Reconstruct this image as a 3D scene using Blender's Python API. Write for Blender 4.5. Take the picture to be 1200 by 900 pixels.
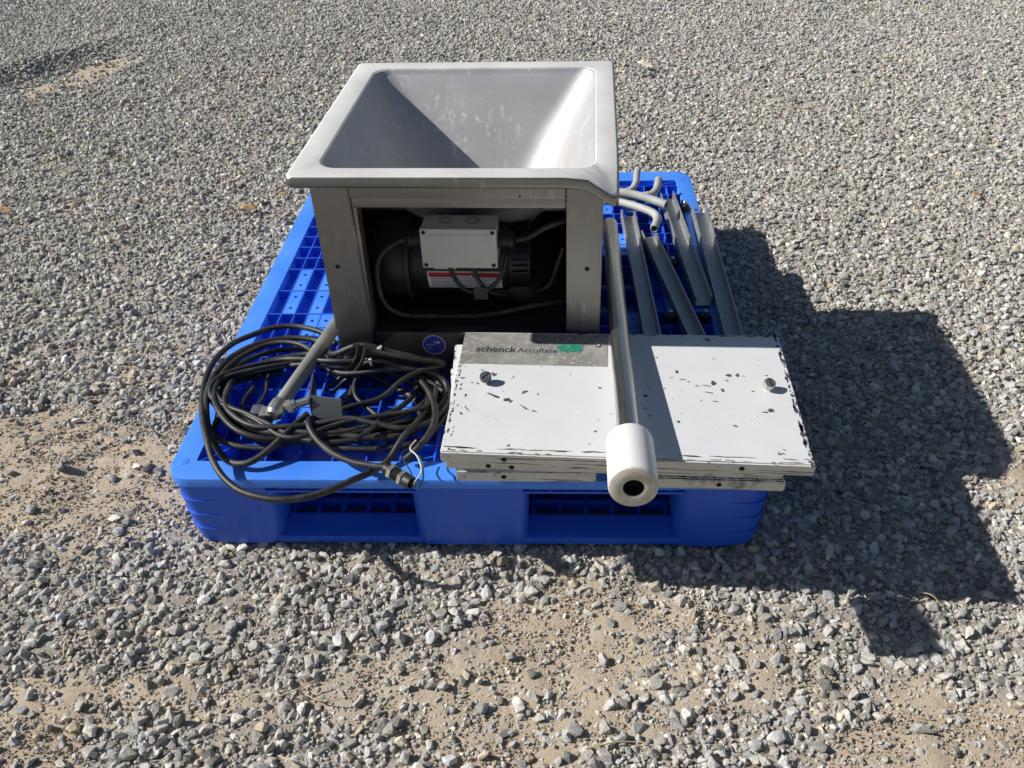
import bpy, bmesh, math, random
import numpy as np
from mathutils import Vector, Matrix, Quaternion

for o in list(bpy.data.objects):
    bpy.data.objects.remove(o, do_unlink=True)
SC = bpy.context.scene
COL = SC.collection
rng = np.random.default_rng(7)
random.seed(7)

# ------------------------------------------------------------------ camera
CAM_LOC = Vector((0.660, -1.070, 1.166))
PITCH, YAW, ROLL, FPX = math.radians(36.979), math.radians(-3.6455), math.radians(-2.2656), 1045.58
cam_d = bpy.data.cameras.new('camera')
cam = bpy.data.objects.new('camera', cam_d)
COL.objects.link(cam)
fwd = Vector((math.sin(YAW) * math.cos(PITCH), math.cos(YAW) * math.cos(PITCH), -math.sin(PITCH)))
rgt = Vector((math.cos(YAW), -math.sin(YAW), 0))
upv = rgt.cross(fwd)
r2 = math.cos(ROLL) * rgt + math.sin(ROLL) * upv
u2 = -math.sin(ROLL) * rgt + math.cos(ROLL) * upv
m = Matrix((r2, u2, -fwd)).transposed().to_4x4()
m.translation = CAM_LOC
cam.matrix_world = m
cam_d.sensor_width = 36.0
cam_d.lens = 36.0 * FPX / 1200.0
cam_d.clip_start = 0.05
cam_d.clip_end = 600
SC.camera = cam

# ------------------------------------------------------------------ sky and sun
SUN_TO = Vector((-1.317, 0.054, 1.0)).normalized()
world = bpy.data.worlds.new('World')
SC.world = world
world.use_nodes = True
wn = world.node_tree
wn.nodes.clear()
sky = wn.nodes.new('ShaderNodeTexSky')
sky.sky_type = 'NISHITA'
sky.sun_disc = False
sky.sun_elevation = math.asin(SUN_TO.z)
sky.sun_rotation = math.atan2(SUN_TO.x, SUN_TO.y)
sky.dust_density = 0.6
bg = wn.nodes.new('ShaderNodeBackground')
bg.inputs['Strength'].default_value = 0.05
wo = wn.nodes.new('ShaderNodeOutputWorld')
wn.links.new(sky.outputs[0], bg.inputs[0])
wn.links.new(bg.outputs[0], wo.inputs[0])
sun_d = bpy.data.lights.new('sun', 'SUN')
sun_d.energy = 5.0
sun_d.angle = math.radians(0.5)
sun_d.color = (1.0, 0.955, 0.89)
sun = bpy.data.objects.new('sun', sun_d)
COL.objects.link(sun)
sun.rotation_euler = (-SUN_TO).to_track_quat('-Z', 'Y').to_euler()
sun.location = (-3, 0.5, 4)
SC.view_settings.view_transform = 'Standard'
SC.view_settings.look = 'None'
SC.view_settings.gamma = 1.0
SC.view_settings.exposure = 0.22
SC.view_settings.use_curve_mapping = False

# ------------------------------------------------------------------ material helpers
class NT:
    def __init__(self, name):
        self.m = bpy.data.materials.new(name)
        self.m.use_nodes = True
        self.t = self.m.node_tree
        self.t.nodes.clear()
        self.out = self.n('ShaderNodeOutputMaterial')
        self.b = self.n('ShaderNodeBsdfPrincipled')
        self.l(self.b.outputs[0], self.out.inputs[0])
    def n(self, kind, **kw):
        x = self.t.nodes.new(kind)
        for k, v in kw.items():
            setattr(x, k, v)
        return x
    def l(self, a, b):
        self.t.links.new(a, b)
    def val(self, sock, v):
        if isinstance(v, bpy.types.NodeSocket):
            self.l(v, sock)
        else:
            sock.default_value = v
    def set(self, **kw):
        for k, v in kw.items():
            self.val(self.b.inputs[k.replace('_', ' ')], v)
    def coord(self, which='Object', scale=(1, 1, 1), rot=(0, 0, 0)):
        tc = self.n('ShaderNodeTexCoord')
        mp = self.n('ShaderNodeMapping')
        mp.inputs['Scale'].default_value = scale
        mp.inputs['Rotation'].default_value = rot
        self.l(tc.outputs[which], mp.inputs[0])
        return mp.outputs[0]
    def noise(self, vec, scale, detail=4, rough=0.55, out=0):
        x = self.n('ShaderNodeTexNoise')
        x.inputs['Scale'].default_value = scale
        x.inputs['Detail'].default_value = detail
        x.inputs['Roughness'].default_value = rough
        if vec is not None:
            self.l(vec, x.inputs['Vector'])
        return x.outputs[out]
    def ramp(self, fac, stops):
        x = self.n('ShaderNodeValToRGB')
        e = x.color_ramp.elements
        while len(e) < len(stops):
            e.new(0.5)
        for el, (p, c) in zip(e, stops):
            el.position = p
            el.color = (c, c, c, 1) if isinstance(c, (int, float)) else (*c, 1)
        self.val(x.inputs[0], fac)
        return x.outputs[0]
    def mix(self, fac, a, b):
        x = self.n('ShaderNodeMix', data_type='RGBA')
        self.val(x.inputs[0], fac)
        self.val(x.inputs[6], a if isinstance(a, bpy.types.NodeSocket) else (*a, 1))
        self.val(x.inputs[7], b if isinstance(b, bpy.types.NodeSocket) else (*b, 1))
        return x.outputs[2]
    def math(self, op, a, b=0.0, clamp=False):
        x = self.n('ShaderNodeMath', operation=op, use_clamp=clamp)
        self.val(x.inputs[0], a)
        self.val(x.inputs[1], b)
        return x.outputs[0]
    def bump(self, h, strength=0.3, dist=0.002):
        x = self.n('ShaderNodeBump')
        x.inputs['Strength'].default_value = strength
        x.inputs['Distance'].default_value = dist
        self.l(h, x.inputs['Height'])
        self.l(x.outputs[0], self.b.inputs['Normal'])

def plain(name, col, rough=0.5, metal=0.0, var=0.15, scale=40, bump=0.0, spec=None):
    t = NT(name)
    v = t.coord()
    nz = t.noise(v, scale)
    c = t.ramp(nz, [(0.3, tuple(x * (1 - var) for x in col)), (0.7, tuple(min(1, x * (1 + var)) for x in col))])
    t.set(Base_Color=c, Metallic=metal)
    t.set(Roughness=t.math('ADD', t.math('MULTIPLY', nz, 0.2), rough - 0.1))
    if spec is not None:
        t.set(Specular_IOR_Level=spec)
    if bump:
        t.bump(t.noise(v, scale * 6), bump, 0.001)
    return t.m

MAT = {}
def mat_steel(name, base, rough, dust=0.0, metal=0.9, bmp=0.12):
    t = NT(name)
    v = t.coord()
    big = t.noise(v, 9, 5)
    fine = t.noise(t.coord(scale=(1, 1, 1)), 220, 3)
    c = t.ramp(big, [(0.25, tuple(x * 0.86 for x in base)), (0.75, tuple(x * 1.06 for x in base))])
    if dust:
        d1 = t.noise(v, 14, 6, 0.7)
        d2 = t.noise(t.coord(scale=(60, 60, 6)), 1.6, 4, 0.6)
        dm = t.math('MULTIPLY', t.ramp(d1, [(0.5, 0), (0.68, 1)]), t.ramp(d2, [(0.5, 0), (0.62, 1)]))
        dm = t.math('MULTIPLY', dm, dust)
        c = t.mix(dm, c, (0.78, 0.77, 0.74))
        st = t.ramp(t.noise(v, 5.5, 6, 0.7), [(0.60, 0), (0.74, 1)])
        c = t.mix(t.math('MULTIPLY', st, 0.4), c, (0.36, 0.31, 0.24))
        t.set(Metallic=t.math('SUBTRACT', metal, t.math('MULTIPLY', dm, metal * 0.8)))
    else:
        t.set(Metallic=metal)
    t.set(Base_Color=c)
    t.set(Roughness=t.math('ADD', t.math('MULTIPLY', big, 0.25), rough - 0.12))
    t.bump(t.math('ADD', fine, t.math('MULTIPLY', big, 2.0)), bmp, 0.0008)
    return t.m

MAT['bowl'] = mat_steel('bowl_steel', (0.46, 0.46, 0.465), 0.55, dust=0.8, metal=0.32)
MAT['flange'] = mat_steel('flange_steel', (0.76, 0.75, 0.725), 0.5, dust=0.7, metal=0.22)
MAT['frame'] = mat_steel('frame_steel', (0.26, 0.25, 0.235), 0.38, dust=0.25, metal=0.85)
MAT['channel'] = mat_steel('channel_steel', (0.50, 0.51, 0.50), 0.42, dust=0.4, metal=0.7)
MAT['rod'] = mat_steel('rod_steel', (0.60, 0.59, 0.57), 0.24, metal=0.97, bmp=0.03)
MAT['fitting'] = mat_steel('fitting_steel', (0.62, 0.60, 0.53), 0.34, metal=0.9)
MAT['pipe'] = plain('grey_pipe', (0.20, 0.20, 0.19), 0.5, 0.15, 0.2, 25, 0.1)
MAT['conduit'] = plain('grey_conduit', (0.40, 0.41, 0.40), 0.55, 0.0, 0.16, 30, 0.1)
MAT['bracket'] = plain('bracket_metal', (0.13, 0.14, 0.16), 0.5, 0.6, 0.12, 20, 0.1)
MAT['rubber'] = None
MAT['black'] = plain('black_plastic', (0.016, 0.016, 0.017), 0.5, 0.0, 0.3, 30, 0.1)
MAT['motor'] = plain('motor_black', (0.02, 0.02, 0.022), 0.45, 0.0, 0.4, 18, 0.15)
MAT['hole'] = plain('dark_hole', (0.012, 0.011, 0.011), 0.9, 0.0, 0.3, 60)
MAT['ivory'] = plain('box_plastic', (0.54, 0.53, 0.46), 0.5, 0.0, 0.06, 25)
MAT['print_white'] = plain('label_white', (0.72, 0.70, 0.70), 0.5, 0.0, 0.08, 90)
MAT['print_red'] = plain('label_red', (0.42, 0.02, 0.03), 0.5, 0.0, 0.1, 60)
MAT['print_grey'] = plain('label_print', (0.16, 0.17, 0.2), 0.6, 0.0, 0.2, 200)
MAT['sticker_blue'] = plain('sticker_blue', (0.02, 0.03, 0.25), 0.45, 0.0, 0.1, 60)
MAT['sticker_line'] = plain('sticker_line', (0.42, 0.44, 0.66), 0.5, 0.0, 0.1, 60)
MAT['letter'] = plain('letter_black', (0.035, 0.04, 0.045), 0.6, 0.0, 0.5, 300)
MAT['wire_green'] = plain('wire_green', (0.03, 0.16, 0.13), 0.5, 0.0, 0.2, 200)
MAT['wire_white'] = plain('wire_white', (0.68, 0.66, 0.6), 0.5, 0.0, 0.1, 200)
MAT['straw'] = plain('dry_straw', (0.52, 0.40, 0.22), 0.8, 0.0, 0.25, 120)
MAT['flake'] = plain('bared_metal', (0.10, 0.10, 0.105), 0.55, 0.4, 0.4, 400)
MAT['leaf'] = plain('dry_leaf', (0.46, 0.30, 0.15), 0.75, 0.0, 0.35, 70, 0.2)
MAT['leaf_pale'] = plain('pale_leaf', (0.76, 0.70, 0.50), 0.75, 0.0, 0.2, 70, 0.2)

# rubber cable: dusty black
t = NT('cable_rubber'); v = t.coord()
n1 = t.noise(v, 30, 6, 0.65); n2 = t.noise(v, 400, 3)
c = t.mix(t.ramp(n1, [(0.46, 0.0), (0.80, 0.7)]), (0.014, 0.014, 0.015), (0.10, 0.096, 0.09))
t.set(Base_Color=c, Roughness=0.52); t.bump(n2, 0.2, 0.0006); MAT['rubber'] = t.m

# blue moulded plastic
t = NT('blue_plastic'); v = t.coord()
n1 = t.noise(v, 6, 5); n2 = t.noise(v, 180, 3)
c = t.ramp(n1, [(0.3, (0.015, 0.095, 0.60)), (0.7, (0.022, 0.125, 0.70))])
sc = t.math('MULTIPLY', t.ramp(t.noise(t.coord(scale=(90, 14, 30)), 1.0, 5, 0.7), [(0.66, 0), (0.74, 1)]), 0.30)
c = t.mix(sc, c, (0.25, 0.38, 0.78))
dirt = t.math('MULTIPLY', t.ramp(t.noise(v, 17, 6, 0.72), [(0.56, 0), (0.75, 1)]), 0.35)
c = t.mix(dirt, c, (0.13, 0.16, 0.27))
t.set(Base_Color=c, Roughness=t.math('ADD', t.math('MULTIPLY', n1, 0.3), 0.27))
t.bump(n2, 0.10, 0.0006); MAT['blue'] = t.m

# top border of the pallet: same plastic, sky sheen painted in as lighter blue, plus scuffs
t = NT('lit_scuffed_blue'); v = t.coord()
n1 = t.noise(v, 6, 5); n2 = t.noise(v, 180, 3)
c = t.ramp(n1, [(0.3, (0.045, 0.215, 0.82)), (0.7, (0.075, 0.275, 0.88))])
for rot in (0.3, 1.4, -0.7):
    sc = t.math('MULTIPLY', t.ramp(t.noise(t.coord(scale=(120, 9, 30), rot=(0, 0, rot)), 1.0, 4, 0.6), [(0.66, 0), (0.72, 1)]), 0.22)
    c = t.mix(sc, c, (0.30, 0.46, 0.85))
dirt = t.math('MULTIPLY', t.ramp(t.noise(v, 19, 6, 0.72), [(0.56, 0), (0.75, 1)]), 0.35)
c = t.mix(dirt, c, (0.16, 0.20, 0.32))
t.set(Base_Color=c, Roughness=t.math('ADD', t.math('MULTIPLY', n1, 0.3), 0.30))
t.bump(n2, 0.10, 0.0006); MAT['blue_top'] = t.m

# white chipped paint; panel object space: half sizes as parameters
def mat_paint(name, hx, hy, seed):
    t = NT(name)
    tc = t.n('ShaderNodeTexCoord')
    mp = t.n('ShaderNodeMapping'); mp.inputs['Location'].default_value = (seed * 3.1, seed * 1.7, 0)
    t.l(tc.outputs['Object'], mp.inputs[0]); v = mp.outputs[0]
    sp = t.n('ShaderNodeSeparateXYZ'); t.l(tc.outputs['Object'], sp.inputs[0])
    ex = t.math('SUBTRACT', hx, t.math('ABSOLUTE', sp.outputs[0]))
    ey = t.math('SUBTRACT', hy, t.math('ABSOLUTE', sp.outputs[1]))
    e = t.math('MINIMUM', ex, ey)
    edge = t.math('SUBTRACT', 1.0, t.math('MULTIPLY', e, 1 / 0.011), True)      # 1 at the rim of the panel
    n1 = t.noise(v, 85, 6, 0.72)
    chipe = t.ramp(t.math('ADD', n1, t.math('MULTIPLY', edge, 0.27)), [(0.685, 0), (0.70, 1)])
    # scattered chips and long scratches over the face
    n2 = t.noise(v, 46, 5, 0.66); n3 = t.noise(v, 6.5, 2)
    chipf = t.ramp(t.math('ADD', n2, t.math('MULTIPLY', n3, 0.22)), [(0.775, 0), (0.782, 1)])
    mpr = t.n('ShaderNodeMapping'); mpr.inputs['Rotation'].default_value = (0, 0, 0.5); mpr.inputs['Scale'].default_value = (7, 260, 40)
    t.l(v, mpr.inputs[0])
    scr = t.ramp(t.noise(mpr.outputs[0], 1.0, 3, 0.6), [(0.735, 0), (0.75, 1)])
    mpr2 = t.n('ShaderNodeMapping'); mpr2.inputs['Rotation'].default_value = (0, 0, -1.1); mpr2.inputs['Scale'].default_value = (6, 300, 40)
    t.l(v, mpr2.inputs[0])
    scr2 = t.ramp(t.noise(mpr2.outputs[0], 1.0, 3, 0.6), [(0.74, 0), (0.76, 0.45)])
    chip = t.math('MAXIMUM', chipe, chipf)
    # side faces: dark rubbed lines along the length
    g = t.n('ShaderNodeNewGeometry'); gs = t.n('ShaderNodeSeparateXYZ'); t.l(g.outputs['Normal'], gs.inputs[0])
    side = t.math('LESS_THAN', t.math('ABSOLUTE', gs.outputs[2]), 0.5)
    mpl = t.n('ShaderNodeMapping'); mpl.inputs['Scale'].default_value = (9, 9, 260); t.l(v, mpl.inputs[0])
    ln = t.ramp(t.noise(mpl.outputs[0], 1.0, 4, 0.6), [(0.555, 0), (0.62, 0.85)])
    chip = t.math('MAXIMUM', t.math('MULTIPLY', chip, t.math('SUBTRACT', 1.0, t.math('MULTIPLY', side, t.ramp(t.noise(v, 30, 4), [(0.56, 1.0), (0.70, 0.35)])))), t.math('MULTIPLY', ln, side))
    white = t.mix(t.ramp(t.noise(v, 12, 5, 0.6), [(0.35, 0), (0.8, 0.5)]), (0.66, 0.67, 0.69), (0.57, 0.575, 0.57))
    white = t.mix(t.math('MULTIPLY', side, 0.75), white, (0.60, 0.56, 0.47))
    white = t.mix(t.math('MAXIMUM', t.math('MULTIPLY', scr, 0.55), scr2), white, (0.40, 0.40, 0.41))
    c = t.mix(chip, white, (0.055, 0.055, 0.06))
    t.set(Base_Color=c, Roughness=t.math('ADD', 0.42, t.math('MULTIPLY', chip, 0.3)))
    t.bump(t.math('SUBTRACT', t.math('MULTIPLY', t.noise(v, 160, 3), 0.08), chip), 0.35, 0.0006)
    return t.m

# worn foil name plate
t = NT('worn_plate'); v = t.coord()
n1 = t.noise(v, 22, 6, 0.7); n2 = t.noise(v, 120, 5, 0.7)
c = t.ramp(n1, [(0.3, (0.20, 0.20, 0.19)), (0.52, (0.30, 0.29, 0.28)), (0.7, (0.42, 0.41, 0.38))])
c = t.mix(t.ramp(n2, [(0.54, 0), (0.66, 0.8)]), c, (0.58, 0.57, 0.53))
c = t.mix(t.ramp(t.noise(t.coord(scale=(30, 90, 20), rot=(0, 0, 0.7)), 1.0, 5, 0.7), [(0.6, 0), (0.68, 0.7)]), c, (0.09, 0.09, 0.095))
t.set(Base_Color=c, Roughness=0.6, Metallic=0.25); t.bump(n2, 0.2, 0.0005); MAT['plate'] = t.m
t = NT('worn_green'); v = t.coord()
n1 = t.noise(v, 90, 5, 0.7)
c = t.mix(t.ramp(n1, [(0.52, 0), (0.66, 0.7)]), (0.012, 0.21, 0.14), (0.32, 0.40, 0.36))
t.set(Base_Color=c, Roughness=0.6); MAT['green'] = t.m
# white plastic end piece with stained face
t = NT('white_nylon'); v = t.coord()
sp = t.n('ShaderNodeSeparateXYZ'); t.l(v, sp.inputs[0])
n1 = t.noise(v, 60, 6, 0.7)
front = t.ramp(t.math('ADD', t.math('MULTIPLY', sp.outputs[1], -1.0), 0.0), [(0.0545, 0), (0.0585, 1)])
st = t.math('MULTIPLY', front, t.ramp(n1, [(0.35, 0.35), (0.62, 1.0)]))
c = t.mix(st, (0.72, 0.72, 0.71), (0.50, 0.42, 0.29))
t.set(Base_Color=c, Roughness=0.38); t.b.inputs['Subsurface Weight'].default_value = 0.08
t.b.inputs['Subsurface Radius'].default_value = (0.004, 0.004, 0.003); MAT['nylon'] = t.m

# ------------------------------------------------------------------ mesh helpers
def link(name, me, mat, parent=None, smooth=False, loc=None, rot=None):
    o = bpy.data.objects.new(name, me)
    COL.objects.link(o)
    if mat is not None and len(me.materials) == 0:
        me.materials.append(mat)
    if smooth:
        me.polygons.foreach_set('use_smooth', [True] * len(me.polygons))
    if loc is not None:
        o.location = loc
    if rot is not None:
        o.rotation_euler = rot
    o.parent = parent
    return o
def fin(bm, name='mesh', sharp=None):
    bmesh.ops.recalc_face_normals(bm, faces=bm.faces)
    me = bpy.data.meshes.new(name)
    bm.to_mesh(me); bm.free()
    if sharp is not None:
        me.polygons.foreach_set('use_smooth', [True] * len(me.polygons))
        me.set_sharp_from_angle(angle=math.radians(sharp))
    return me
def empty(name, loc=(0, 0, 0), rot=(0, 0, 0)):
    o = bpy.data.objects.new(name, None)
    COL.objects.link(o)
    o.location = loc; o.rotation_euler = rot
    o.empty_display_size = 0.05
    return o
def tag(o, label, cat, group=None):
    o['label'] = label; o['category'] = cat
    if group: o['group'] = group
    return o
def add_box(bm, x0, x1, y0, y1, z0, z1, bev=0.0, seg=2):
    vs = [bm.verts.new(p) for p in [(x0,y0,z0),(x1,y0,z0),(x1,y1,z0),(x0,y1,z0),(x0,y0,z1),(x1,y0,z1),(x1,y1,z1),(x0,y1,z1)]]
    fs = [bm.faces.new([vs[i] for i in f]) for f in [(3,2,1,0),(4,5,6,7),(0,1,5,4),(1,2,6,5),(2,3,7,6),(3,0,4,7)]]
    if bev:
        es = list({e for f in fs for e in f.edges})
        bmesh.ops.bevel(bm, geom=es, offset=bev, segments=seg, affect='EDGES', profile=0.6)
def box(name, x0, x1, y0, y1, z0, z1, mat, parent=None, bev=0.0, seg=2):
    bm = bmesh.new(); add_box(bm, x0, x1, y0, y1, z0, z1, bev, seg)
    return link(name, fin(bm, name, 40 if bev else None), mat, parent)
def catmull(P, n=8, closed=False):
    P = [Vector(p) for p in P]; out = []
    N = len(P)
    for i in range(N if closed else N - 1):
        g = (lambda k: P[k % N]) if closed else (lambda k: P[min(max(k, 0), N - 1)])
        p0, p1, p2, p3 = g(i - 1), g(i), g(i + 1), g(i + 2)
        for j in range(n):
            s = j / n
            out.append(0.5 * ((2 * p1) + (p2 - p0) * s + (2 * p0 - 5 * p1 + 4 * p2 - p3) * s * s + (3 * p1 - p0 - 3 * p2 + p3) * s ** 3))
    if not closed: out.append(P[-1])
    return out
def add_tube(bm, path, r, seg=10, cap=True, rfun=None):
    path = [Vector(p) for p in path]
    N = len(path); rings = []
    tan = [(path[min(i + 1, N - 1)] - path[max(i - 1, 0)]).normalized() for i in range(N)]
    nrm = tan[0].orthogonal().normalized()
    for i in range(N):
        if i:
            nrm = tan[i - 1].rotation_difference(tan[i]) @ nrm
            nrm = (nrm - tan[i] * nrm.dot(tan[i])).normalized()
        b = tan[i].cross(nrm); rr = rfun(i / (N - 1)) if rfun else r
        rings.append([bm.verts.new(path[i] + rr * (math.cos(2 * math.pi * k / seg) * nrm + math.sin(2 * math.pi * k / seg) * b)) for k in range(seg)])
    for a, b in zip(rings, rings[1:]):
        for k in range(seg):
            bm.faces.new((a[k], a[(k + 1) % seg], b[(k + 1) % seg], b[k]))
    if cap:
        bm.faces.new(rings[0][::-1]); bm.faces.new(rings[-1])
def tube(name, path, r, mat, parent=None, seg=10, cap=True, rfun=None):
    bm = bmesh.new(); add_tube(bm, path, r, seg, cap, rfun)
    return link(name, fin(bm, name, 50), mat, parent)
def add_lathe(bm, prof, seg=24, M=None):
    """prof: list of (radius, height along local z); radius 0 allowed at the ends"""
    rings = []
    M = M or Matrix()
    for r, h in prof:
        if r < 1e-7:
            rings.append([bm.verts.new(M @ Vector((0, 0, h)))])
        else:
            rings.append([bm.verts.new(M @ Vector((r * math.cos(2 * math.pi * k / seg), r * math.sin(2 * math.pi * k / seg), h))) for k in range(seg)])
    for a, b in zip(rings, rings[1:]):
        for k in range(seg):
            k2 = (k + 1) % seg
            if len(a) == 1 and len(b) == 1: continue
            if len(a) == 1: bm.faces.new((a[0], b[k], b[k2]))
            elif len(b) == 1: bm.faces.new((a[k], b[0], a[k2]))
            else: bm.faces.new((a[k], a[k2], b[k2], b[k]))
def axis_mat(p, d):
    q = Vector((0, 0, 1)).rotation_difference(Vector(d).normalized())
    return Matrix.Translation(Vector(p)) @ q.to_matrix().to_4x4()
def lathe(name, prof, p, d, mat, parent=None, seg=24, sharp=35):
    bm = bmesh.new(); add_lathe(bm, prof, seg, axis_mat(p, d))
    return link(name, fin(bm, name, sharp), mat, parent)
def rrect(x0, x1, y0, y1, r, nc=6, ns=6):
    """rounded rectangle, constant vertex count"""
    pts = []
    cs = [(x1 - r, y0 + r, -90), (x1 - r, y1 - r, 0), (x0 + r, y1 - r, 90), (x0 + r, y0 + r, 180)]
    for i, (cx, cy, a0) in enumerate(cs):
        for k in range(nc + 1):
            a = math.radians(a0 + 90 * k / nc)
            pts.append((cx + r * math.cos(a), cy + r * math.sin(a)))
        nx, ny, na = cs[(i + 1) % 4]
        e = (nx + r * math.cos(math.radians(na)), ny + r * math.sin(math.radians(na)))
        s = pts[-1]
        for k in range(1, ns):
            pts.append((s[0] + (e[0] - s[0]) * k / ns, s[1] + (e[1] - s[1]) * k / ns))
    return pts
def add_loft(bm, loops, close_last=False, close_first=False, ring=False):
    rows = [[bm.verts.new(p) for p in lp] for lp in loops]
    n = len(rows[0])
    prs = list(zip(rows, rows[1:])) + ([(rows[-1], rows[0])] if ring else [])
    for a, b in prs:
        for k in range(n):
            bm.faces.new((a[k], a[(k + 1) % n], b[(k + 1) % n], b[k]))
    if close_last: bm.faces.new(rows[-1])
    if close_first: bm.faces.new(rows[0][::-1])
def loop3(pts, z):
    return [(x, y, z) for x, y in pts]
def text_mesh(txt, size, extrude=0.0003, offset=0.0, shear=0.0):
    cu = bpy.data.curves.new('lettering', 'FONT')
    cu.body = txt; cu.size = size; cu.extrude = extrude; cu.offset = offset; cu.shear = shear
    ob = bpy.data.objects.new('lettering_tmp', cu)
    COL.objects.link(ob)
    bpy.context.view_layer.update()
    me = bpy.data.meshes.new_from_object(ob)
    bpy.data.objects.remove(ob, do_unlink=True)
    bpy.data.curves.remove(cu)
    me.materials.clear()
    return me

# ------------------------------------------------------------------ ground: bare earth sheet
def vnoise(x, y, s, seed):
    """smooth value noise, vectorised"""
    x = np.asarray(x) / s + seed * 17.3; y = np.asarray(y) / s + seed * 9.1
    xi, yi = np.floor(x).astype(np.int64), np.floor(y).astype(np.int64)
    fx, fy = x - xi, y - yi
    fx = fx * fx * (3 - 2 * fx); fy = fy * fy * (3 - 2 * fy)
    def h(a, b):
        k = (a * 374761393 + b * 668265263 + seed * 144665) & 0x7fffffff
        k = ((k ^ (k >> 13)) * 1274126177) & 0x7fffffff
        return ((k ^ (k >> 16)) & 0xffff) / 65535.0
    return (h(xi, yi) * (1 - fx) + h(xi + 1, yi) * fx) * (1 - fy) + (h(xi, yi + 1) * (1 - fx) + h(xi + 1, yi + 1) * fx) * fy
def fbm(x, y, s, seed, o=4):
    r = 0; a = 0.5
    for k in range(o):
        r = r + a * vnoise(x, y, s / 2 ** k, seed + k); a *= 0.5
    return r
PATCH = [  # centre x, y, radii, angle, strength of bare earth
    (-0.27, 0.21, 0.36, 0.12, 0.35, 1.0), (-0.52, 0.26, 0.25, 0.13, 0.3, 0.9), (-0.13, 0.08, 0.10, 0.08, 0.2, 0.75),
    (0.65, -0.21, 0.12, 0.10, 0.9, 0.85), (0.62, -0.36, 0.14, 0.05, 0.1, 0.7), (0.80, -0.13, 0.10, 0.03, 0.0, 0.6),
    (-0.10, -0.37, 0.16, 0.07, 0.3, 0.75), (0.10, -0.30, 0.12, 0.04, 0.2, 0.5), (1.18, -0.36, 0.16, 0.06, 0.1, 0.85), (1.53, 0.20, 0.10, 0.07, 0.4, 0.8),
    (-1.36, 2.66, 0.26, 0.07, 1.15, 0.9), (-0.95, 0.50, 0.4, 0.15, 0.2, 0.55), (0.35, -0.27, 0.18, 0.05, 0.2, 0.4),
    (1.46, 2.13, 0.22, 0.08, 0.3, 0.35), (2.45, 3.4, 0.5, 0.2, 0.1, 0.45), (0.95, -0.25, 0.2, 0.06, 0.0, 0.45), (0.45, 0.0, 0.25, 0.05, 0.0, 0.2),
]
def bare(x, y):
    b = np.zeros_like(x)
    w = (fbm(x, y, 0.12, 3) - 0.47) * 2.6
    for cx, cy, rx, ry, a, s in PATCH:
        dx, dy = x - cx, y - cy
        u = (dx * math.cos(a) + dy * math.sin(a)) / rx; v = (-dx * math.sin(a) + dy * math.cos(a)) / ry
        d = np.sqrt(u * u + v * v) + w
        b = np.maximum(b, s * np.clip((1.35 - d) / 0.6, 0, 1))
    return b
def hgt(x, y):
    h = (fbm(x, y, 0.9, 11, 3) - 0.44) * 0.030 + (fbm(x, y, 0.16, 21, 3) - 0.44) * 0.012
    # tyre tread left in the soft earth
    a = 0.42
    u = (x + 0.30) * math.cos(a) + (y - 0.20) * math.sin(a); v = -(x + 0.30) * math.sin(a) + (y - 0.20) * math.cos(a)
    m = np.clip(1.2 - np.sqrt((u / 0.36) ** 2 + (v / 0.11) ** 2), 0, 1)
    h = h + m * (0.020 * np.abs(np.sin(v * 95 + 3 * (vnoise(x, y, 0.08, 5) - 0.5))) * vnoise(x, y, 0.05, 8) - 0.008)
    # banked gravel beside the far wheel track
    a = 1.12
    u = (x + 1.62) * math.cos(a) + (y - 2.72) * math.sin(a); v = -(x + 1.62) * math.sin(a) + (y - 2.72) * math.cos(a)
    h = h + 0.06 * np.exp(-(v / 0.10) ** 2 - (u / 0.40) ** 2)
    # flattened under the pallet
    px = np.clip(np.minimum(x + 0.10, 1.116 - x) / 0.1, 0, 1); py = np.clip(np.minimum(y + 0.10, 1.319 - y) / 0.1, 0, 1)
    k = px * py
    h = h * (1 - k) - 0.012
    far = np.clip((np.hypot(x - 0.6, y) - 12) / 30, 0, 1)
    return h * (1 - far) - 0.012 * far
def axis_pts(a0, a1, fine, far0, far1, mid0, mid1, mid):
    p = list(np.arange(a0, a1, fine))
    q = list(np.arange(a1, mid1, mid)); p0 = list(np.arange(a0 - mid, mid0, -mid))[::-1]
    s = mid; x = q[-1]; 
    while x < far1: s *= 1.35; x += s; q.append(x)
    s = mid; x = p0[0]; lo = []
    while x > far0: s *= 1.35; x -= s; lo.append(x)
    return np.array(lo[::-1] + p0 + p + q)
xs = axis_pts(-1.1, 2.1, 0.012, -160, 160, -3.2, 3.9, 0.04)
ys = axis_pts(-0.75, 1.0, 0.012, -160, 160, -1.6, 5.4, 0.035)
GX, GY = np.meshgrid(xs, ys)
GZ = hgt(GX, GY) + (fbm(GX, GY, 0.035, 31, 2) - 0.37) * 0.010
nx, ny = len(xs), len(ys)
co = np.stack([GX.ravel(), GY.ravel(), GZ.ravel()], 1)
ii = (np.arange(ny - 1)[:, None] * nx + np.arange(nx - 1)[None, :]).ravel()
quads = np.stack([ii, ii + 1, ii + nx + 1, ii + nx], 1)
gme = bpy.data.meshes.new('ground')
gme.from_pydata(co.tolist(), [], quads.tolist())
ba = gme.attributes.new('earth', 'FLOAT', 'POINT')
ba.data.foreach_set('value', bare(GX, GY).ravel().astype(np.float32))
t = NT('earth_and_fines'); tc = t.n('ShaderNodeTexCoord'); v = tc.outputs['Object']
n1 = t.noise(v, 7, 6, 0.65); n2 = t.noise(v, 90, 6, 0.7); n3 = t.noise(v, 420, 4, 0.7)
c = t.ramp(n1, [(0.3, (0.42, 0.335, 0.235)), (0.7, (0.56, 0.465, 0.345))])
at = t.n('ShaderNodeAttribute', attribute_name='earth')
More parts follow.
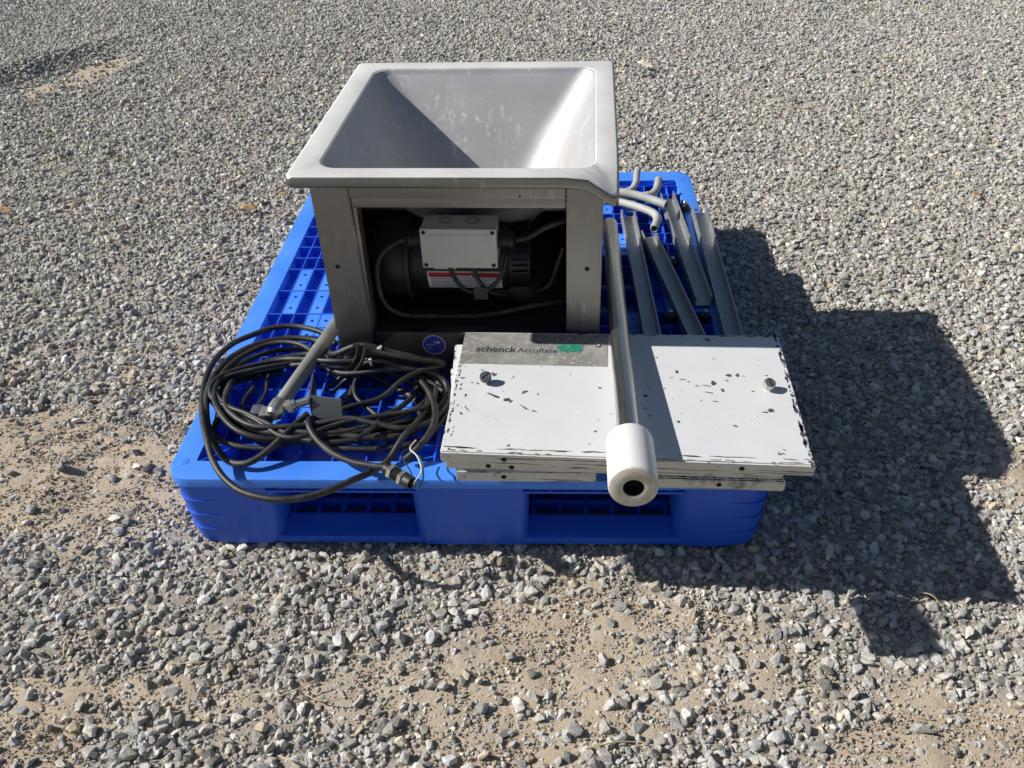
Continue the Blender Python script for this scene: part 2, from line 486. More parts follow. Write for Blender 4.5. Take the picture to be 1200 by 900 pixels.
c = t.mix(t.ramp(at.outputs['Fac'], [(0.0, 0.75), (0.5, 0.0)]), c, (0.25, 0.238, 0.218))
c = t.mix(t.ramp(n2, [(0.42, 0), (0.62, 0.8)]), c, (0.50, 0.44, 0.36))
c = t.mix(t.ramp(n3, [(0.55, 0), (0.68, 0.7)]), c, (0.24, 0.205, 0.165))
# far beyond the built stones the sheet itself carries the gravel's grain
vo = t.n('ShaderNodeTexVoronoi'); vo.inputs['Scale'].default_value = 70; t.l(v, vo.inputs['Vector'])
sp = t.n('ShaderNodeSeparateXYZ'); t.l(v, sp.inputs[0])
vl = t.n('ShaderNodeVectorMath', operation='LENGTH'); t.l(v, vl.inputs[0])
far = t.math('MULTIPLY', t.math('MULTIPLY', t.math('SUBTRACT', vl.outputs['Value'], 2.6), 1.2, True), t.math('SUBTRACT', 1.0, at.outputs['Fac'], True))
gc = t.ramp(vo.outputs['Color'], [(0.1, (0.24, 0.235, 0.225)), (0.9, (0.62, 0.60, 0.56))])
c = t.mix(far, c, gc)
t.set(Base_Color=c, Roughness=0.95, Specular_IOR_Level=0.2)
t.bump(t.math('ADD', t.math('ADD', n2, t.math('MULTIPLY', n3, 0.5)), t.math('MULTIPLY', t.math('MULTIPLY', vo.outputs['Distance'], -2.0), far)), 0.7, 0.004)
ground = link('ground', gme, t.m, None, True)
ground['kind'] = 'structure'

# ------------------------------------------------------------------ gravel
t = NT('crushed_stone')
at = t.n('ShaderNodeAttribute', attribute_type='INSTANCER', attribute_name='tint')
v = t.coord()
n1 = t.noise(v, 2.2, 5, 0.65); n2 = t.noise(v, 9, 4, 0.7)
f = t.ramp(n1, [(0.3, 0.72), (0.7, 1.22)])
mul = t.n('ShaderNodeMix', data_type='RGBA', blend_type='MULTIPLY'); mul.inputs[0].default_value = 1.0
t.l(at.outputs['Color'], mul.inputs[6]); t.l(f, mul.inputs[7])
c = t.mix(t.ramp(n2, [(0.56, 0), (0.72, 0.5)]), mul.outputs[2], (0.38, 0.34, 0.28))
t.set(Base_Color=c, Roughness=0.85, Specular_IOR_Level=0.3); t.bump(n2, 0.5, 0.12)
M_STONE = t.m
proto = bpy.data.collections.new('stone_shapes')
NP = 14
for k in range(NP):
    bm = bmesh.new()
    ax = np.array([1.0, rng.uniform(0.6, 0.95), rng.uniform(0.42, 0.75)])
    n = int(rng.integers(11, 18))
    p = rng.normal(size=(n, 3)); p /= np.linalg.norm(p, axis=1)[:, None]
    p *= rng.uniform(0.82, 1.12, (n, 1))
    p = np.sign(p) * np.abs(p) ** 0.8 * ax * 0.5
    for q in p: bm.verts.new(q)
    r = bmesh.ops.convex_hull(bm, input=bm.verts)
    bmesh.ops.delete(bm, geom=[g for g in r['geom_interior'] if isinstance(g, bmesh.types.BMVert)], context='VERTS')
    bmesh.ops.bevel(bm, geom=list(bm.edges), offset=0.014, segments=1, affect='EDGES')
    me = fin(bm, 'stone_shape'); me.materials.append(M_STONE)
    ob = bpy.data.objects.new('stone_shape', me); proto.objects.link(ob)
def in_view(x, y, mg):
    # a generous wedge of the yard around the camera's field, for neighbouring viewpoints too
    lo = -0.55 - 0.50 * (y + 0.6) - mg; hi = 1.75 + 0.42 * (y + 0.6) + mg
    return (x > lo) & (x < hi)
def under(x, y, m=0.0):
    return (x > 0.02 - m) & (x < 0.996 + m) & (y > 0.02 - m) & (y < 1.20 + m)
PTS, SCL, TNT = [], [], []
def scatter(dens, dmin, dmax, y0, y1, keep, sink, mg=0.35, earth=False, power=1.6):
    xl, xh = -4.8, 5.2
    n = int(dens * (xh - xl) * (y1 - y0))
    x = rng.uniform(xl, xh, n); y = rng.uniform(y0, y1, n)
    ok = in_view(x, y, mg) & ~under(x, y, -0.02)
    x, y = x[ok], y[ok]
    k = keep(x, y); ok = rng.uniform(size=len(x)) < k
    x, y = x[ok], y[ok]; n = len(x)
    d = dmin + (dmax - dmin) * rng.uniform(size=n) ** power
    z = hgt(x, y) + d * rng.uniform(sink[0], sink[1], n)
    # nothing pokes up through the pallet's feet
    u = under(x, y, 0.02); z[u] = np.minimum(z[u], -d[u] * 0.35)
    base = rng.normal(0.55, 0.14, n).clip(0.2, 0.85)
    warm = rng.uniform(size=n)
    col = np.stack([base * (1.0 + 0.04 * (warm > .25)), base * 1.0, base * (0.90 + 0.07 * (warm < .3))], 1)
    tan = warm > 0.93; col[tan] *= np.array([1.08, 0.96, 0.80])
    pale = rng.uniform(size=n) < 0.08; col[pale] *= 1.3
    if earth: col = np.array([0.52, 0.43, 0.315]) * rng.uniform(0.7, 1.15, (n, 1))
    PTS.append(np.stack([x, y, z], 1)); SCL.append(d); TNT.append(col)
cov = lambda x, y: np.clip(1 - 1.05 * bare(x, y), 0.09, 1)
near = lambda x, y: np.clip(0.70 + 0.45 * (y + 0.1), 0.70, 1.0) * np.clip(0.55 + 1.1 * fbm(x, y, 0.10, 41, 2), 0.4, 1)
big = lambda x, y: cov(x, y) * near(x, y)
mid = lambda x, y: np.clip(cov(x, y) + 0.05, 0, 1) * (0.55 + 0.45 * near(x, y))
fine_ = lambda x, y: np.clip(0.45 + 0.55 * cov(x, y), 0, 1)
scatter(5800, 0.0135, 0.027, -0.75, 0.7, big, (0.0, 0.32))
scatter(14000, 0.0075, 0.014, -0.75, 0.7, mid, (-0.10, 0.28))
scatter(17000, 0.004, 0.009, -0.75, 0.7, fine_, (-0.10, 0.25))
scatter(13000, 0.0022, 0.0045, -0.70, 0.5, fine_, (0.0, 0.3), mg=0.05)
scatter(52000, 0.0013, 0.0060, -0.70, 0.6, lambda x, y: np.clip(0.15 + 1.2 * bare(x, y), 0, 1), (-0.1, 0.2), mg=0.05, earth=True, power=2.2)
scatter(4200, 0.014, 0.025, 0.7, 5.2, lambda x, y: cov(x, y), (-0.1, 0.38), mg=0.9)
scatter(13000, 0.009, 0.016, 0.7, 5.2, lambda x, y: cov(x, y), (-0.15, 0.3), mg=0.9)
scatter(7000, 0.005, 0.009, 0.7, 2.2, fine_, (-0.1, 0.3))
PTS = np.concatenate(PTS); SCL = np.concatenate(SCL); TNT = np.concatenate(TNT)
N = len(PTS)
print('stones', N)
pm = bpy.data.meshes.new('gravel')
pm.vertices.add(N); pm.vertices.foreach_set('co', PTS.astype(np.float32).ravel())
def attr(name, kind, data, field):
    a = pm.attributes.new(name, kind, 'POINT'); a.data.foreach_set(field, data)
ROT = np.stack([rng.normal(0, 0.55, N), rng.normal(0, 0.55, N), rng.uniform(0, 6.283, N)], 1)
flip = rng.uniform(size=N) < 0.5; ROT[flip, 0] += math.pi
SV = SCL[:, None] * rng.uniform(0.82, 1.18, (N, 3))
attr('turn', 'FLOAT_VECTOR', ROT.astype(np.float32).ravel(), 'vector')
attr('size', 'FLOAT_VECTOR', SV.astype(np.float32).ravel(), 'vector')
attr('shape', 'INT', rng.integers(0, NP, N).astype(np.int32), 'value')
attr('tint', 'FLOAT_COLOR', np.concatenate([TNT, np.ones((N, 1))], 1).astype(np.float32).ravel(), 'color')
gravel = link('gravel', pm, M_STONE)
gravel['kind'] = 'stuff'; gravel['label'] = 'loose grey crushed stone gravel covering the yard'; gravel['category'] = 'gravel'
ng = bpy.data.node_groups.new('gravel_scatter', 'GeometryNodeTree')
ng.interface.new_socket('Geometry', in_out='INPUT', socket_type='NodeSocketGeometry')
ng.interface.new_socket('Geometry', in_out='OUTPUT', socket_type='NodeSocketGeometry')
gi = ng.nodes.new('NodeGroupInput'); go = ng.nodes.new('NodeGroupOutput')
iop = ng.nodes.new('GeometryNodeInstanceOnPoints'); ci = ng.nodes.new('GeometryNodeCollectionInfo')
ci.inputs['Collection'].default_value = proto
ci.inputs['Separate Children'].default_value = True; ci.inputs['Reset Children'].default_value = True
def named(nm, kind):
    a = ng.nodes.new('GeometryNodeInputNamedAttribute'); a.data_type = kind; a.inputs['Name'].default_value = nm
    return a.outputs['Attribute']
ng.links.new(gi.outputs[0], iop.inputs['Points']); ng.links.new(ci.outputs[0], iop.inputs['Instance'])
iop.inputs['Pick Instance'].default_value = True
ng.links.new(named('shape', 'INT'), iop.inputs['Instance Index'])
ng.links.new(named('turn', 'FLOAT_VECTOR'), iop.inputs['Rotation'])
ng.links.new(named('size', 'FLOAT_VECTOR'), iop.inputs['Scale'])
ng.links.new(iop.outputs[0], go.inputs[0])
md = gravel.modifiers.new('gravel_scatter', 'NODES'); md.node_group = ng

# ------------------------------------------------------------------ pallet
PW, PD, PH = 1.016, 1.219, 0.16
B = MAT['blue']
pal = empty('plastic_pallet')
tag(pal, 'bright blue moulded plastic pallet with open ribbed deck on the gravel', 'pallet')
X0, X1, Y0, Y1 = 0.044, 0.975, 0.047, 1.162       # inner edge of the deck's border
bm = bmesh.new()
add_loft(bm, [loop3(rrect(0.006, PW - 0.006, 0.006, PD - 0.006, 0.040, 8, 4), 0.140),
              loop3(rrect(0.0, PW, 0.0, PD, 0.042, 8, 4), 0.142),
              loop3(rrect(0.0, PW, 0.0, PD, 0.042, 8, 4), 0.156),
              loop3(rrect(0.0013, PW - 0.0013, 0.0013, PD - 0.0013, 0.041, 8, 4), 0.1591),
              loop3(rrect(0.005, PW - 0.005, 0.005, PD - 0.005, 0.038, 8, 4), 0.160),
              loop3(rrect(X0 - 0.001, X1 + 0.001, Y0 - 0.001, Y1 + 0.001, 0.004, 8, 4), 0.160),
              loop3(rrect(X0, X1, Y0, Y1, 0.003, 8, 4), 0.159),
              loop3(rrect(X0, X1, Y0, Y1, 0.003, 8, 4), 0.105),
              loop3(rrect(X0 - 0.003, X1 + 0.003, Y0 - 0.003, Y1 + 0.003, 0.003, 8, 4), 0.105),
              loop3(rrect(X0 - 0.003, X1 + 0.003, Y0 - 0.003, Y1 + 0.003, 0.003, 8, 4), 0.140)], ring=True)
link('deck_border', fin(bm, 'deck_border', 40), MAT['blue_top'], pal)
# ribs
pitch = (X1 - X0) / 32
yc = PD / 2
YR = [yc] + [yc + s * (0.095 + 0.053 * k) for s in (-1, 1) for k in range(0, 9)]
YR = sorted(y for y in YR if Y0 + 0.015 < y < Y1 - 0.015)
RT = 0.0032
rx = bmesh.new(); add_box(rx, X0, X1, -RT / 2, RT / 2, 0.112, 0.1588, 0.0006, 1); rxm = fin(rx, 'rib_cross')
for y in YR:
    link('rib', rxm, B, pal, loc=(0, y, 0))
ylo, yhi = YR[0], YR[-1]
ra = bmesh.new(); add_box(ra, -RT / 2, RT / 2, Y0, Y1, 0.114, 0.1580, 0.0006, 1); ram = fin(ra, 'rib_long')
rb = bmesh.new(); add_box(rb, -RT / 2, RT / 2, ylo, yhi, 0.114, 0.1580, 0.0006, 1); rbm = fin(rb, 'rib_inner')
for k in range(1, 32):
    link('rib', ram if k % 2 == 0 else rbm, B, pal, loc=(X0 + k * pitch, 0, 0))
for (ax_, ay, bx_, by) in [(X0, Y0, X0 + 2 * pitch, ylo), (X1, Y0, X1 - 2 * pitch, ylo), (X0, Y1, X0 + 2 * pitch, yhi), (X1, Y1, X1 - 2 * pitch, yhi)]:
    d = Vector((bx_ - ax_, by - ay, 0)); L = d.length
    bm = bmesh.new(); add_box(bm, 0, L, -RT / 2, RT / 2, 0.116, 0.1572, 0.0006, 1)
    link('rib', fin(bm, 'rib_diagonal'), B, pal, loc=(ax_, ay, 0), rot=(0, 0, math.atan2(d.y, d.x)))
# perforated deck strips between the ribs
def strip_mesh(w, L, n, hole=0.0042):
    bm = bmesh.new(); cl = L / n; th = 0.004
    for i in range(n):
        cy = -L / 2 + cl * (i + 0.5)
        out = [(w/2,-cl/2),(w/2,0),(w/2,cl/2),(0,cl/2),(-w/2,cl/2),(-w/2,0),(-w/2,-cl/2),(0,-cl/2)]
        ang = [-45, 0, 45, 90, 135, 180, 225, 270]
        o = [bm.verts.new((x, y + cy, 0)) for x, y in out]
        a = [bm.verts.new((hole * math.cos(math.radians(g)), cy + hole * math.sin(math.radians(g)), 0)) for g in ang]
        b = [bm.verts.new((hole * math.cos(math.radians(g)), cy + hole * math.sin(math.radians(g)), -th)) for g in ang]
        for k in range(8):
            k2 = (k + 1) % 8
            bm.faces.new((o[k], o[k2], a[k2], a[k])); bm.faces.new((a[k], a[k2], b[k2], b[k]))
    bmesh.ops.remove_doubles(bm, verts=bm.verts, dist=1e-5)
    return fin(bm, 'deck_strip')
gap = RT + 0.0004
smid = strip_mesh(pitch - gap, 0.095 - gap, 2)
sfr = strip_mesh(pitch - gap, 0.053 - gap, 1)
for k in range(1, 32, 2):
    cx = X0 + (k + 0.5) * pitch
    for y in (yc - 0.0475, yc + 0.0475):
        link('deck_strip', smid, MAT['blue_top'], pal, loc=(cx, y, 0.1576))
    if k in (3, 5, 7, 11, 13, 17, 19, 23, 25, 27):
        for r in (1, 2, len(YR) - 4, len(YR) - 3):
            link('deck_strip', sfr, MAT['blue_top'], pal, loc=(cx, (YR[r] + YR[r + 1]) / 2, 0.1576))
for k in (3, 4, 5, 12, 14, 16, 26, 27):
    for r in (6, 7, 11, 12):
        link('deck_strip', sfr, MAT['blue_top'], pal, loc=(X0 + (k + 0.5) * pitch, (YR[r] + YR[r + 1]) / 2 if abs(YR[r+1]-YR[r]) < 0.06 else YR[r] - 0.0265, 0.1574))
# feet blocks with stepped rounded outer corners
def block(x0, x1, y0, y1, corner=None, rr=0.03):
    bm = bmesh.new(); loops = []
    lev = []
    zs = [0.002, 0.036, 0.036, 0.071, 0.071, 0.106, 0.106, 0.140]
    of = [0.0060, 0.0022, 0.0045, 0.0012, 0.0036, 0.0004, 0.0026, 0.0]
    for z, f in zip(zs, of):
        base = rrect(x0, x1, y0, y1, rr, 8, 4)
        taper = 0.004 * (1 - z / 0.14)
        lp = []
        for (x, y) in base:
            cx, cy = (x0 + x1) / 2, (y0 + y1) / 2
            fx = taper * (-1 if x > cx else 1) * min(1, abs(x - cx) / ((x1 - x0) / 2)); fy = 0.45 * taper * (-1 if y > cy else 1) * min(1, abs(y - cy) / ((y1 - y0) / 2))
            if corner is not None:
                kx = x0 if corner[0] < 0 else x1; ky = y0 if corner[1] < 0 else y1
                dd = abs(x - kx) + abs(y - ky)
                w = max(0.0, 1 - dd / 0.075)
                q = f * 1.15 * min(1, 2.0 * w)
                fx += -corner[0] * q; fy += -corner[1] * q * 0.7
            lp.append((x + fx, y + fy, z))
        loops.append(lp)
    add_loft(bm, loops, close_last=True, close_first=True)
    return link('foot_block', fin(bm, 'foot_block', 28), B, pal)
XB = [(0.004, 0.180), (0.412, 0.612), (0.856, 1.015)]
YB = [(0.004, 0.170), (0.515, 0.704), (1.045, 1.215)]
for i, (a, b) in enumerate(XB):
    for j, (c0, d0) in enumerate(YB):
        cn = (-1 if i == 0 else 1, -1 if j == 0 else 1) if i != 1 and j != 1 else None
        block(a, b, c0, d0, cn, 0.034 if cn else 0.022)
# slotted lip below the border in each fork opening, bottom deck with bevelled entries
def lip(x0, x1, y, s, along='x'):
    bm = bmesh.new()
    def bb(a0, a1, b0, b1, z0, z1):
        if along == 'x': add_box(bm, a0, a1, min(b0, b1), max(b0, b1), z0, z1)
        else: add_box(bm, min(b0, b1), max(b0, b1), a0, a1, z0, z1)
    bb(x0, x1, y + s * 0.007, y + s * 0.012, 0.1245, 0.1285)
    bb(x0, x1, y + s * 0.028, y + s * 0.031, 0.1065, 0.1395)
    n = int((x1 - x0) / 0.0235)
    for k in range(1, n):
        xx = x0 + (x1 - x0) * k / n
        bb(xx - 0.0012, xx + 0.0012, y + s * 0.0085, y + s * 0.0278, 0.1286, 0.1398)
    return link('slotted_lip', fin(bm, 'slotted_lip'), B, pal)
def sill(x0, x1, y, s, along='x'):
    bm = bmesh.new()
    pr = [(0.0105, 0.0), (0.0105, 0.007), (0.014, 0.012), (0.054, 0.026), (0.058, 0.026), (0.058, 0.0)]
    rows = []
    for a in (x0, x1):
        rows.append([bm.verts.new((a, y + s * p, z) if along == 'x' else (y + s * p, a, z)) for p, z in pr])
    for k in range(len(pr)):
        k2 = (k + 1) % len(pr); bm.faces.new((rows[0][k], rows[0][k2], rows[1][k2], rows[1][k]))
    bm.faces.new(rows[0]); bm.faces.new(rows[1][::-1])
    # two rows of open cells behind the bevel
    def bb(a0, a1, b0, b1, z0, z1):
        if along == 'x': add_box(bm, a0, a1, min(b0, b1), max(b0, b1), z0, z1)
        else: add_box(bm, min(b0, b1), max(b0, b1), a0, a1, z0, z1)
    for p in (0.090, 0.124):
        bb(x0, x1, y + s * p, y + s * (p + 0.006), 0.001, 0.0255)
    n = max(3, int((x1 - x0) / 0.043))
    for k in range(1, n):
        xx = x0 + (x1 - x0) * k / n
        bb(xx - 0.0035, xx + 0.0035, y + s * 0.0582, y + s * 0.1238, 0.001, 0.0250)
    return link('bottom_sill', fin(bm, 'bottom_sill'), B, pal)
for (a, b) in ((XB[0][1] - 0.012, XB[1][0] + 0.012), (XB[1][1] - 0.012, XB[2][0] + 0.012)):
    lip(a, b, 0.0, 1); sill(a - 0.03, b + 0.03, 0.0, 1); lip(a, b, PD, -1); sill(a - 0.03, b + 0.03, PD, -1)
for (a, b) in ((YB[0][1] - 0.012, YB[1][0] + 0.012), (YB[1][1] - 0.012, YB[2][0] + 0.012)):
    lip(a, b, 0.0, 1, 'y'); sill(a - 0.03, b + 0.03, 0.0, 1, 'y'); lip(a, b, PW, -1, 'y'); sill(a - 0.03, b + 0.03, PW, -1, 'y')
for x in (0.46, 0.53):
    box('bottom_runner', x, x + 0.045, 0.132, PD - 0.132, 0.002, 0.0235, B, pal)
for y in (0.56, 0.63):
    box('bottom_runner', 0.132, PW - 0.132, y, y + 0.045, 0.002, 0.0228, B, pal)
# moulded rivet marks on the border
for (x, y) in ((0.022, 0.045), (0.99, 1.17), (0.99, 0.05), (0.025, 1.17)):
    lathe('plug', [(0.0085, 0), (0.0085, 0.0007), (0.006, 0.0012), (0, 0.0012)], (x, y, 0.1598), (0, 0, 1), MAT['blue_top'], pal, 14)

# ------------------------------------------------------------------ hopper feeder
TH = -0.033896
HP = Vector((0.5, 0.6, 0.16))
hop = empty('hopper_feeder', HP, (0, 0, TH))
tag(hop, 'stainless steel feeder with open flared hopper and black motor, standing on the blue pallet', 'feeder')
def hl(p): return (p[0] - HP.x, p[1] - HP.y, p[2] - HP.z)
def hbox(name, x0, x1, y0, y1, z0, z1, mat, parent=None, bev=0.0):
    o = box(name, x0 - HP.x, x1 - HP.x, y0 - HP.y, y1 - HP.y, z0 - HP.z, z1 - HP.z, mat, parent or hop, bev)
    return o
FZ = 0.587
def sm(x): x = min(max(x, 0), 1); return x * x * (3 - 2 * x)
def droop(x, y):
    return 0.034 * sm((x - 0.706) / 0.066) * sm((0.315 - y) / 0.085)
spec = [(0.239, 0.768, 0.236, 0.810, 0.568, 0.012), (0.237, 0.770, 0.234, 0.812, 0.571, 0.013), (0.237, 0.770, 0.234, 0.812, 0.5835, 0.013),
        (0.2385, 0.7685, 0.2355, 0.8105, 0.5862, 0.0125), (0.242, 0.765, 0.239, 0.807, 0.587, 0.012), (0.262, 0.750, 0.256, 0.788, 0.5868, 0.02),
        (0.279, 0.734, 0.269, 0.773, 0.587, 0.034), (0.2818, 0.7312, 0.2718, 0.7702, 0.5862, 0.034), (0.2840, 0.7290, 0.2740, 0.7680, 0.5840, 0.034),
        (0.2855, 0.7275, 0.2760, 0.7665, 0.5790, 0.035)]
for k in range(0, 13):
    a = 0.004 + 0.0185 * k
    spec.append((0.286 + 0.60 * a, 0.727 - 0.535 * a, 0.2770 + 0.94 * a, 0.766 - 0.694 * a, 0.5790 - a, 0.036 + 0.03 * min(1, a / 0.1)))

bm = bmesh.new()
loops = []
for (x0, x1, y0, y1, z, r) in spec:
    lp = []
    for (x, y) in rrect(x0, x1, y0, y1, r, 10, 14):
        dz = droop(x, y) * (1.0 if z > 0.5835 - 0.02 and (x > 0.728 or y < 0.274) else 0.25)
        lp.append(hl((x, y, z - dz)))
    loops.append(lp)
add_loft(bm, loops[7:])
me = fin(bm, 'hopper_bowl', 60)
bowl = link('hopper_bowl', me, MAT['bowl'], hop)
sd = bowl.modifiers.new('sheet', 'SOLIDIFY'); sd.thickness = 0.003; sd.offset = -1
bm = bmesh.new(); add_loft(bm, loops[3:8])
flo = link('flange', fin(bm, 'flange', 60), MAT['flange'], hop)
sd = flo.modifiers.new('sheet', 'SOLIDIFY'); sd.thickness = 0.003; sd.offset = -1
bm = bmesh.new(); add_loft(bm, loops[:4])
lipo = link('flange_lip', fin(bm, 'flange_lip', 60), MAT['frame'], hop)  # shade on the lip's front is painted in with the darker frame steel
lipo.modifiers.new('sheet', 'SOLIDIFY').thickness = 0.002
LY = 0.276
F = MAT['frame']
LZ = 0.571
# front legs: folded sheet with bolt holes
def leg(x0, x1, xin0, xin1):
    bm = bmesh.new()
    # tapered front face, deep return
    v = [(x0[0], LY, 0.1605), (x1[0], LY, 0.1605), (x1[1], LY, LZ), (x0[1], LY, LZ)]
    b = [(p[0], LY + 0.006, p[2]) for p in v]
    vs = [bm.verts.new(hl(p)) for p in v + b]
    for f in [(0,1,2,3),(7,6,5,4),(0,4,5,1),(1,5,6,2),(2,6,7,3),(3,7,4,0)]:
        bm.faces.new([vs[i] for i in f])
    bmesh.ops.bevel(bm, geom=list(bm.edges), offset=0.0018, segments=2, affect='EDGES')
    return link('leg', fin(bm, 'leg', 40), F, hop)
leg((0.2665, 0.262), (0.334, 0.326), 0, 0)
leg((0.688, 0.686), (0.7465, 0.7465), 0, 0)
hbox('top_rail', 0.3275, 0.6845, LY + 0.0005, LY + 0.006, 0.531, LZ, F, bev=0.0012)
hbox('inner_rail', 0.3275, 0.6845, LY + 0.005, LY + 0.038, 0.5125, 0.5305, F, bev=0.001)
hbox('inner_stile', 0.3272, 0.3350, LY + 0.006, LY + 0.036, 0.2655, 0.5120, F, bev=0.001)
hbox('base_skirt', 0.3345, 0.6875, LY + 0.004, LY + 0.034, 0.1605, 0.2645, MAT['motor'], bev=0.0015)
hbox('base_floor', 0.2690, 0.7410, LY + 0.035, 0.776, 0.2500, 0.2640, MAT['motor'])
hbox('side_panel', 0.2640, 0.2680, LY + 0.0065, 0.7760, 0.1610, 0.5700, F)
hbox('side_panel', 0.7420, 0.7460, LY + 0.0065, 0.7760, 0.1610, 0.5700, F)
hbox('back_panel', 0.2640, 0.7460, 0.7765, 0.7800, 0.1610, 0.5700, F)
hbox('cross_bar', 0.2690, 0.7410, 0.440, 0.452, 0.4300, 0.4520, F, bev=0.001)
hbox('cross_bar', 0.560, 0.7410, 0.395, 0.407, 0.4600, 0.4700, F, bev=0.001)
for (x, z) in ((0.288, 0.402), (0.722, 0.402)):
    lathe('bolt_hole', [(0.0042, 0), (0.0042, 0.0006), (0, 0.0006)], hl((x, LY + 0.0001, z)), (0, -1, 0), MAT['hole'], hop, 12)
lathe('bolt_hole', [(0.002, 0), (0.002, 0.0006), (0, 0.0006)], hl((0.61, LY + 0.0006, 0.535)), (0, -1, 0), MAT['hole'], hop, 10)
# motor: end bell, flange ring, finned body
MY, MZ = 0.425, 0.345
motor = lathe('motor', [(0, 0.0), (0.045, 0.001), (0.070, 0.010), (0.078, 0.024), (0.079, 0.070), (0.075, 0.076), (0.066, 0.080), (0.066, 0.255), (0.060, 0.262), (0.058, 0.300), (0.030, 0.306), (0, 0.306)],
              hl((0.318, MY, MZ)), (1, 0, 0), MAT['motor'], hop, 40)
lathe('flange_ring', [(0.067, 0), (0.084, 0), (0.0845, 0.002), (0.0845, 0.007), (0.084, 0.009), (0.067, 0.009)], hl((0.388, MY, MZ)), (1, 0, 0), MAT['motor'], motor, 40)
for k in range(18):
    a = math.radians(100 + 10 * k)
    bm = bmesh.new(); add_box(bm, 0.585 - HP.x, 0.615 - HP.x, -0.0012, 0.0012, 0.058, 0.0655)
    f = link('fin', fin(bm, 'fin'), MAT['motor'], motor); 
    f.location = (0, MY - HP.y, MZ - HP.z); f.rotation_euler = (a - math.pi, 0, 0)
for k in range(6):
    a = math.radians(150 + 35 * k)
    lathe('bolt', [(0.004, 0), (0.004, 0.003), (0.0025, 0.004), (0, 0.004)], hl((0.3285, MY + 0.062 * math.cos(a), MZ + 0.062 * math.sin(a))), (-1, 0, 0), MAT['fitting'], motor, 6)
# wrapped labels on the motor
def wrap(name, x0, x1, a0, a1, r, mat, parent, th=0.0006):
    bm = bmesh.new(); n = 8; g = []
    for i in range(n + 1):
        a = math.radians(a0 + (a1 - a0) * i / n)
        g.append([bm.verts.new(hl((x, MY + rr * math.cos(a), MZ + rr * math.sin(a)))) for x in (x0, x1) for rr in (r, r + th)])
    for p, q in zip(g, g[1:]):
        bm.faces.new((p[1], p[3], q[3], q[1])); bm.faces.new((p[0], q[0], q[2], p[2])); bm.faces.new((p[0], p[1], q[1], q[0])); bm.faces.new((p[2], q[2], q[3], p[3]))
    for p in (g[0], g[-1]): bm.faces.new((p[0], p[2], p[3], p[1]))
    return link(name, fin(bm, name), mat, parent)
lab = wrap('warning_label', 0.428, 0.566, 178, 216, 0.0663, MAT['print_white'], hop)
wrap('red_header', 0.431, 0.563, 180, 188.5, 0.0670, MAT['print_red'], lab)
for i in range(7):
    a = 191 + i * 3.3
    wrap('print_line', 0.434, 0.560 - 0.012 * (i % 3), a, a + 1.1, 0.0670, MAT['print_grey'], lab, 0.0003)
wrap('rating_label', 0.442, 0.482, 158, 174, 0.0663, MAT['print_white'], hop)
# lettering across the red header
tm = text_mesh('DANGER', 0.0085, 0.0002, 0.0002)
def place_text(me, name, origin, xdir, ydir, mat, parent):
    X = Vector(xdir).normalized(); Yv = Vector(ydir); Yv = (Yv - X * Yv.dot(X)).normalized(); Z = X.cross(Yv)
    o = link(name, me, mat, parent)
    mm = Matrix((X, Yv, Z)).transposed().to_4x4(); mm.translation = Vector(origin)
    o.matrix_local = mm
    return o
am = math.radians(184.2); am0 = math.radians(188.2)
place_text(tm, 'lettering', hl((0.478, MY + 0.0682 * math.cos(am0), MZ + 0.0682 * math.sin(am0))), (1, 0, 0), (0, -math.sin(am) * -1 * -1, 1) if False else (0, 0.07, 1), MAT['print_white'], lab)
# junction box
jb = hbox('junction_box', 0.4345, 0.5655, 0.309, 0.357, 0.389, 0.463, MAT['ivory'], bev=0.004)
jl = hbox('lid', 0.4335, 0.5665, 0.2985, 0.3085, 0.388, 0.464, MAT['ivory'], jb, bev=0.003)
jl_in = hbox('lid_panel', 0.447, 0.553, 0.2975, 0.2990, 0.400, 0.4535, MAT['ivory'], jb, bev=0.0006)
for (x, z) in ((0.4405, 0.4575), (0.5595, 0.4575), (0.4405, 0.3945), (0.5595, 0.3945)):
    lathe('screw', [(0.0036, 0), (0.0036, 0.0008), (0.0022, 0.0012), (0, 0.0010)], hl((x, 0.2984, z)), (0, -1, 0), MAT['hole'], jb, 14)
for x in (0.475, 0.522):
    lathe('knockout_ring', [(0.0125, 0), (0.0125, 0.0006), (0.0115, 0.0006), (0.0115, 0.0)], hl((x, 0.334, 0.4629)), (0, 0, 1), MAT['bracket'], jb, 26)
    lathe('knockout_ring', [(0.0082, 0), (0.0082, 0.0006), (0.0074, 0.0006), (0.0074, 0.0)], hl((x, 0.334, 0.4629)), (0, 0, 1), MAT['bracket'], jb, 26)
hbox('mount_post', 0.47, 0.53, 0.345, 0.395, 0.385, 0.430, MAT['motor'])
gprof = [(0, 0), (0.016, 0), (0.016, 0.006), (0.0135, 0.008), (0.0135, 0.020), (0.015, 0.021), (0.015, 0.027), (0.009, 0.031), (0, 0.031)]
lathe('cable_gland', gprof, hl((0.5655, 0.333, 0.427)), (1, 0, 0), MAT['black'], hop, 12)
lathe('cable_gland', gprof, hl((0.4345, 0.333, 0.427)), (-1, 0, 0), MAT['black'], hop, 12)
R = MAT['rubber']
def hcable(pts, r=0.005):
    return tube('internal_cable', catmull([hl(p) for p in pts], 8), r, R, hop, 10)
hcable([(0.403, 0.333, 0.427), (0.378, 0.325, 0.42), (0.352, 0.315, 0.395), (0.347, 0.308, 0.350), (0.355, 0.310, 0.305), (0.385, 0.318, 0.278), (0.440, 0.325, 0.271), (0.510, 0.325, 0.272), (0.570, 0.322, 0.283), (0.625, 0.322, 0.298), (0.680, 0.335, 0.300), (0.715, 0.35, 0.29)])
